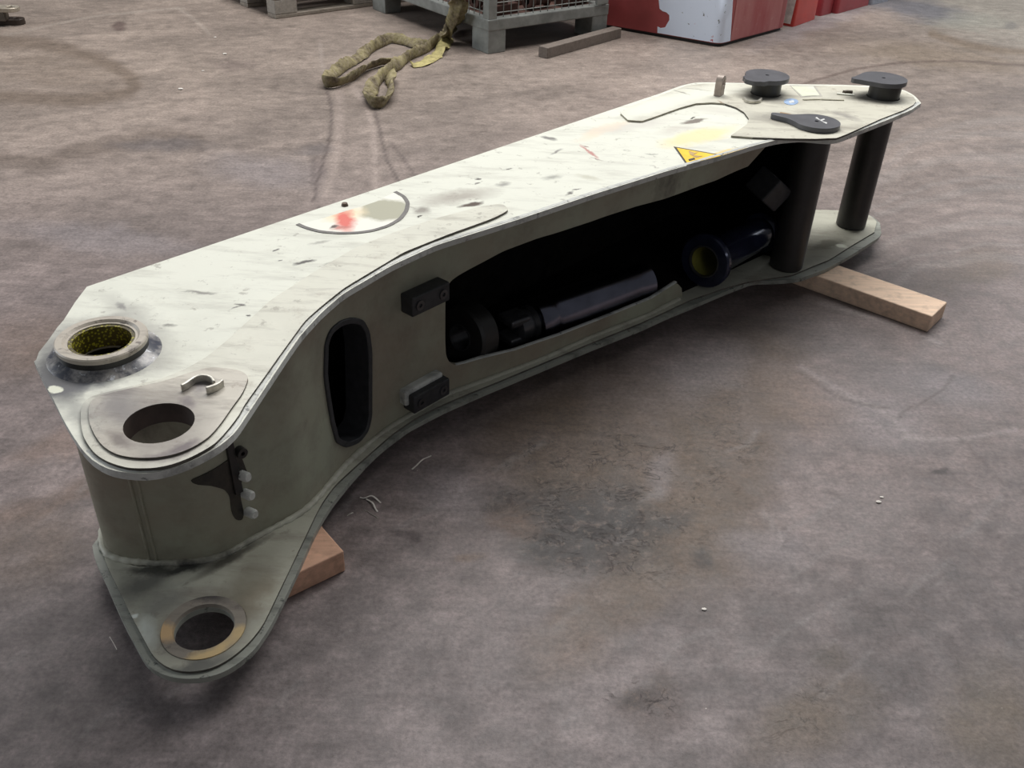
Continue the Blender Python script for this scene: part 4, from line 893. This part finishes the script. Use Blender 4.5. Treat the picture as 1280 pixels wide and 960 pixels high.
# ------------------------------------------------------------------ jerrycans
m_can = plain('red_plastic', (.50, .035, .025), .38, var=.15, scale=5); m_can2 = plain('dull_red_plastic', (.33, .04, .05), .45, var=.2, scale=5); m_grey = plain('grey_plastic', (.35, .37, .42), .5)
def can(pa, pb, dep, h, mat, label, lab=False):
    a = np.array(at(*pa, 0)); b_ = np.array(at(*pb, 0)); d = (b_-a)/np.hypot(*(b_-a)); nrm = np.array([-d[1], d[0]])*dep
    P = closed_smooth([a, b_, b_+nrm, a+nrm], .012, .008); P = simplify(np.vstack([P, P[:1]]), .0005)[:-1]
    t = thing('jerrycan', label, 'canister', ((a[0]+b_[0])/2, (a[1]+b_[1])/2, 0))
    bevel(obj('can_body', prism(P, 0, h), mat, t, 40), .012, 3); c = (a+b_+nrm)/2; c = (a+b_)/2+nrm/2
    bm = bmesh.new(); L = np.hypot(*(b_-a)); cu = Vector((*d, 0)); c3 = Vector((*c, h))
    add_tube(bm, [c3-cu*L*.28, c3-cu*L*.25+Vector((0, 0, .035)), c3+cu*L*.1+Vector((0, 0, .035)), c3+cu*L*.14], .011, 8); obj('handle', bm, mat, t, 50)
    bm = bmesh.new(); cc_ = c3+cu*L*.32; add_lathe(bm, [(0, h+.03), (.02, h+.03), (.022, h+.002), (.022, h-.005)], Matrix.Translation((cc_.x, cc_.y, 0)), 16); obj('cap', bm, m_black, t, 40)
    if lab:
        q = slab(np.array([(.02, .015), (dep-.03, .015), (dep-.03, h-.04), (.03, h-.04), (.012, h*.6)]), [], lambda p, s: (*(a+nrm/dep*p[0]-d*(.0012 if s else -.003)), p[1])); obj('white_label', q, plain('can_label', (.72, .73, .68), .5), t)
    return t
can((991, 34), (1019, 24), .16, .27, m_can, 'bright red jerrycan with white label right next to the tank', True)
can((1025, 20.5), (1040, 16.5), .10, .25, m_can2, 'small dark red jerrycan between the two larger red ones')
can((1046, 17.5), (1086, 6.3), .12, .27, m_can2, 'wide dull red jerrycan furthest right of the red ones')
can((1089, 6.5), (1111, 1.5), .16, .25, m_grey, 'grey plastic canister at the far right end of the row')
# ------------------------------------------------------------------ yellow lifting sling
def webbing():
    b = NB('olive_yellow_webbing'); n = b.noise(11, 6, .7); n2 = b.noise(60, 4, .6, w=3)
    c = b.mix(b.ramp(n.outputs['Fac'], .38, .60), (.075, .058, .035), (.27, .235, .12)); c = b.mix(b.mul(b.ramp(n2.outputs['Fac'], .4, .7), .35), c, (.45, .38, .30)); b.set(c, .8, 0, .2); b.bump(n2.outputs['Fac'], .004, .6); return b.m
m_web = webbing()
sling = thing('lifting_sling', 'dirty olive yellow webbing sling hanging from the cage and looped over the floor', 'sling', (*at(545, 55, 0), 0))
def strand(name, pts, wdt, th, roll0, seed, mat=m_web):
    P = np.array(pts, float); d = np.r_[0, np.linalg.norm(P[1:]-P[:-1], axis=1).cumsum()]; n = int(d[-1]/.012); uu = np.linspace(0, d[-1], n)
    Q = np.c_[[np.interp(uu, d, P[:, k]) for k in range(3)]].T
    ker = np.exp(-.5*(np.arange(-6, 7)/2.6)**2); ker /= ker.sum()
    for k in range(3): Q[:, k] = np.convolve(np.r_[[Q[0, k]]*6, Q[:, k], [Q[-1, k]]*6], ker, 'valid')
    roll = []; rad = []
    for i in range(n):
        q = Vector((uu[i]*5+seed, seed*1.7, 0)); roll.append(roll0+1.1*noise.noise(q)); rad.append(wdt*(1+.30*noise.noise(q*2.3)+.12*noise.noise(q*9)))
    ztop = []
    for i in range(n):
        hgt = abs(math.sin(roll[i]))*rad[i]+abs(math.cos(roll[i]))*rad[i]*th
        if Q[i, 2] < .08: Q[i, 2] = max(Q[i, 2], hgt*.98)
        else: Q[i, 2] = max(Q[i, 2], hgt)
    bm = bmesh.new(); add_tube(bm, Q, rad, 12, .14, True, th, roll); return obj(name, bm, mat, sling, 70)
F = lambda L, z=.0: [(*at(x, y+3, .02), z) for x, y in L]
strand('sling_loop', F([(562, 44), (540, 52), (522, 53), (505, 48), (488, 45), (470, 54), (445, 70), (425, 83), (408, 95), (403, 101), (410, 104), (427, 101), (447, 91), (462, 80), (475, 76), (490, 74), (505, 68)]), .028, .30, 1.05, 1)
strand('sling_loop', F([(568, 30), (553, 45), (535, 57), (515, 66), (500, 76), (490, 84), (478, 92), (468, 103), (461, 115), (459, 124), (467, 129), (480, 128), (487, 118), (489, 105), (488, 90)]), .029, .32, 1.0, 5)
strand('sling_end', F([(562, 42), (552, 55), (545, 64), (535, 70), (522, 75), (512, 76)]), .034, .14, .35, 9, plain('yellow_webbing', (.38, .33, .14), .8, var=.4, scale=30))
pc = ray_plane(574, 12, O-us*.05, us); pd = ray_plane(566, 30, O-us*.04, us)
sl = at(551, 50, .02)
q1 = O-us*.035+ul*((Vector(pc)-O).dot(ul)); q1.z = .93
qt = q1+Vector((0, 0, .06))+us*.02
strand('sling_drop', [(*sl, .03), (sl[0]*.5+pd.x*.5, sl[1]*.5+pd.y*.5, pd.z*.45), tuple(pd), tuple(pc), (q1.x, q1.y, .6), tuple(q1), (qt.x, qt.y, .998)], .048, .22, .5, 13)
strand('sling_drop', [(*at(560, 47, .02), .03), (pd.x*.6+at(560, 47, .02)[0]*.4-.02, pd.y*.6+at(560, 47, .02)[1]*.4-.03, pd.z*.5), (pc.x-.02, pc.y-.05, pc.z), (q1.x-.02, q1.y-.03, .6), (q1.x, q1.y-.02, .93), (qt.x, qt.y, .99)], .034, .25, 1.0, 17)
# ------------------------------------------------------------------ lug plates at the upper left
m_pale = plain('pale_brass_steel', (.42, .37, .30), .4, .4, var=.3)
def lug(label, c, ang, L, r, z0, h, mat, hole):
    pts = [(r*math.cos(a), r*math.sin(a)) for a in np.linspace(-1.4, 1.4, 16)]+[(-L, r*.8), (-L, -r*.8)]
    R2 = np.array([[math.cos(ang), -math.sin(ang)], [math.sin(ang), math.cos(ang)]]); P = np.array(pts) @ R2.T+np.array(c)
    o = bevel(obj('lug_plate', prism(P, z0, z0+h, [circle(*c, hole, 20)]), mat, None, 40), .003); return tag(o, label, 'metal plate')
lc = at(20, 25, .02); lug('dark brown lug plate flat on the floor at the left edge, under the pale one', lc, .15, .35, .045, 0, .03, plain('dark_lug', (.035, .022, .015), .5), .016)
lc = at(13, 10, .09); bm = bmesh.new()
lug('pale steel lug plate with a round eye at the left edge', (lc[0], lc[1]), .15, .33, .046, .075, .022, m_pale, .024)
bm = bmesh.new(); lc2 = at(-6, 20, .05); add_box(bm, (lc2[0], lc2[1], .0523), .12, .07, .0446, .15); tag(bevel(obj('spacer_block', bm, plain('spacer', (.07, .055, .04), .6)), .003), 'dark spacer block between the two lug plates', 'block')
# ------------------------------------------------------------------ litter on the floor
m_scrap = plain('pale_scrap', (.72, .68, .62), .6, var=.15)
def litter(name, L, w_, label, cat, mat=m_scrap, hgt=.006):
    P = smooth_curve([at(*q, 0) for q in L], .004, .003); bm = bmesh.new()
    w_ = w_*.6; hgt = hgt*.6; add_tube(bm, [(p[0], p[1], w_*.5+hgt*math.sin(PI*i/(len(P)-1))**2) for i, p in enumerate(P)], w_, 6, .3, True, .35); tag(obj(name, bm, mat, None, 60), label, cat)
litter('paper_strip', [(515, 587), (522, 582), (530, 575), (539, 570)], .0032, 'curled white strip alone on the dark floor beside the arm', 'scrap')
litter('torn_strip', [(450, 622), (456, 624), (464, 621), (470, 624), (476, 629)], .003, 'torn pale strip beside the arm, near the short timber block', 'scrap')
litter('torn_strip', [(458, 624), (466, 630), (470, 638), (472, 640)], .003, 'short pale flake crossing the torn strip', 'scrap')
litter('metal_shaving', [(455, 637), (463, 642), (473, 648)], .0013, 'thin grey shaving just below the torn pale strip', 'shaving', m_clip, .002)
litter('metal_shaving', [(434, 645), (441, 641)], .0015, 'tiny pale shaving between the arm edge and the torn strip', 'shaving', m_clip, .002)
litter('white_wire', [(137, 796), (143, 806), (146, 812)], .0011, 'thin white wire bit on the floor left of the lower bore', 'wire', m_scrap, .001)
for (x, y, r, lb) in [(226, 112, .010, 'white chip on the floor, upper left, beside a smaller one'), (281, 68, .009, 'white chip on the floor left of the sling loop'), (269, 47, .006, 'tiny white fleck nearest the wooden pallet'), (254, 89, .006, 'tiny round white fleck between the two white chips'),
                      (880, 762, .004, 'small white fleck below the oily patch'), (1098, 628, .005, 'larger of two white flecks on the right floor'), (1102, 622, .0035, 'smaller of two white flecks on the right floor')]:
    c = at(x, y, 0); bm = bmesh.new(); bmesh.ops.create_icosphere(bm, subdivisions=1, radius=r)
    for v in bm.verts: v.co = Vector((c[0]+v.co.x*1.4, c[1]+v.co.y*.9, r*.4+v.co.z*.4+.0)) ; v.co.z = max(0, v.co.z)
    tag(obj('paint_chip', bm, m_scrap), lb, 'chip')
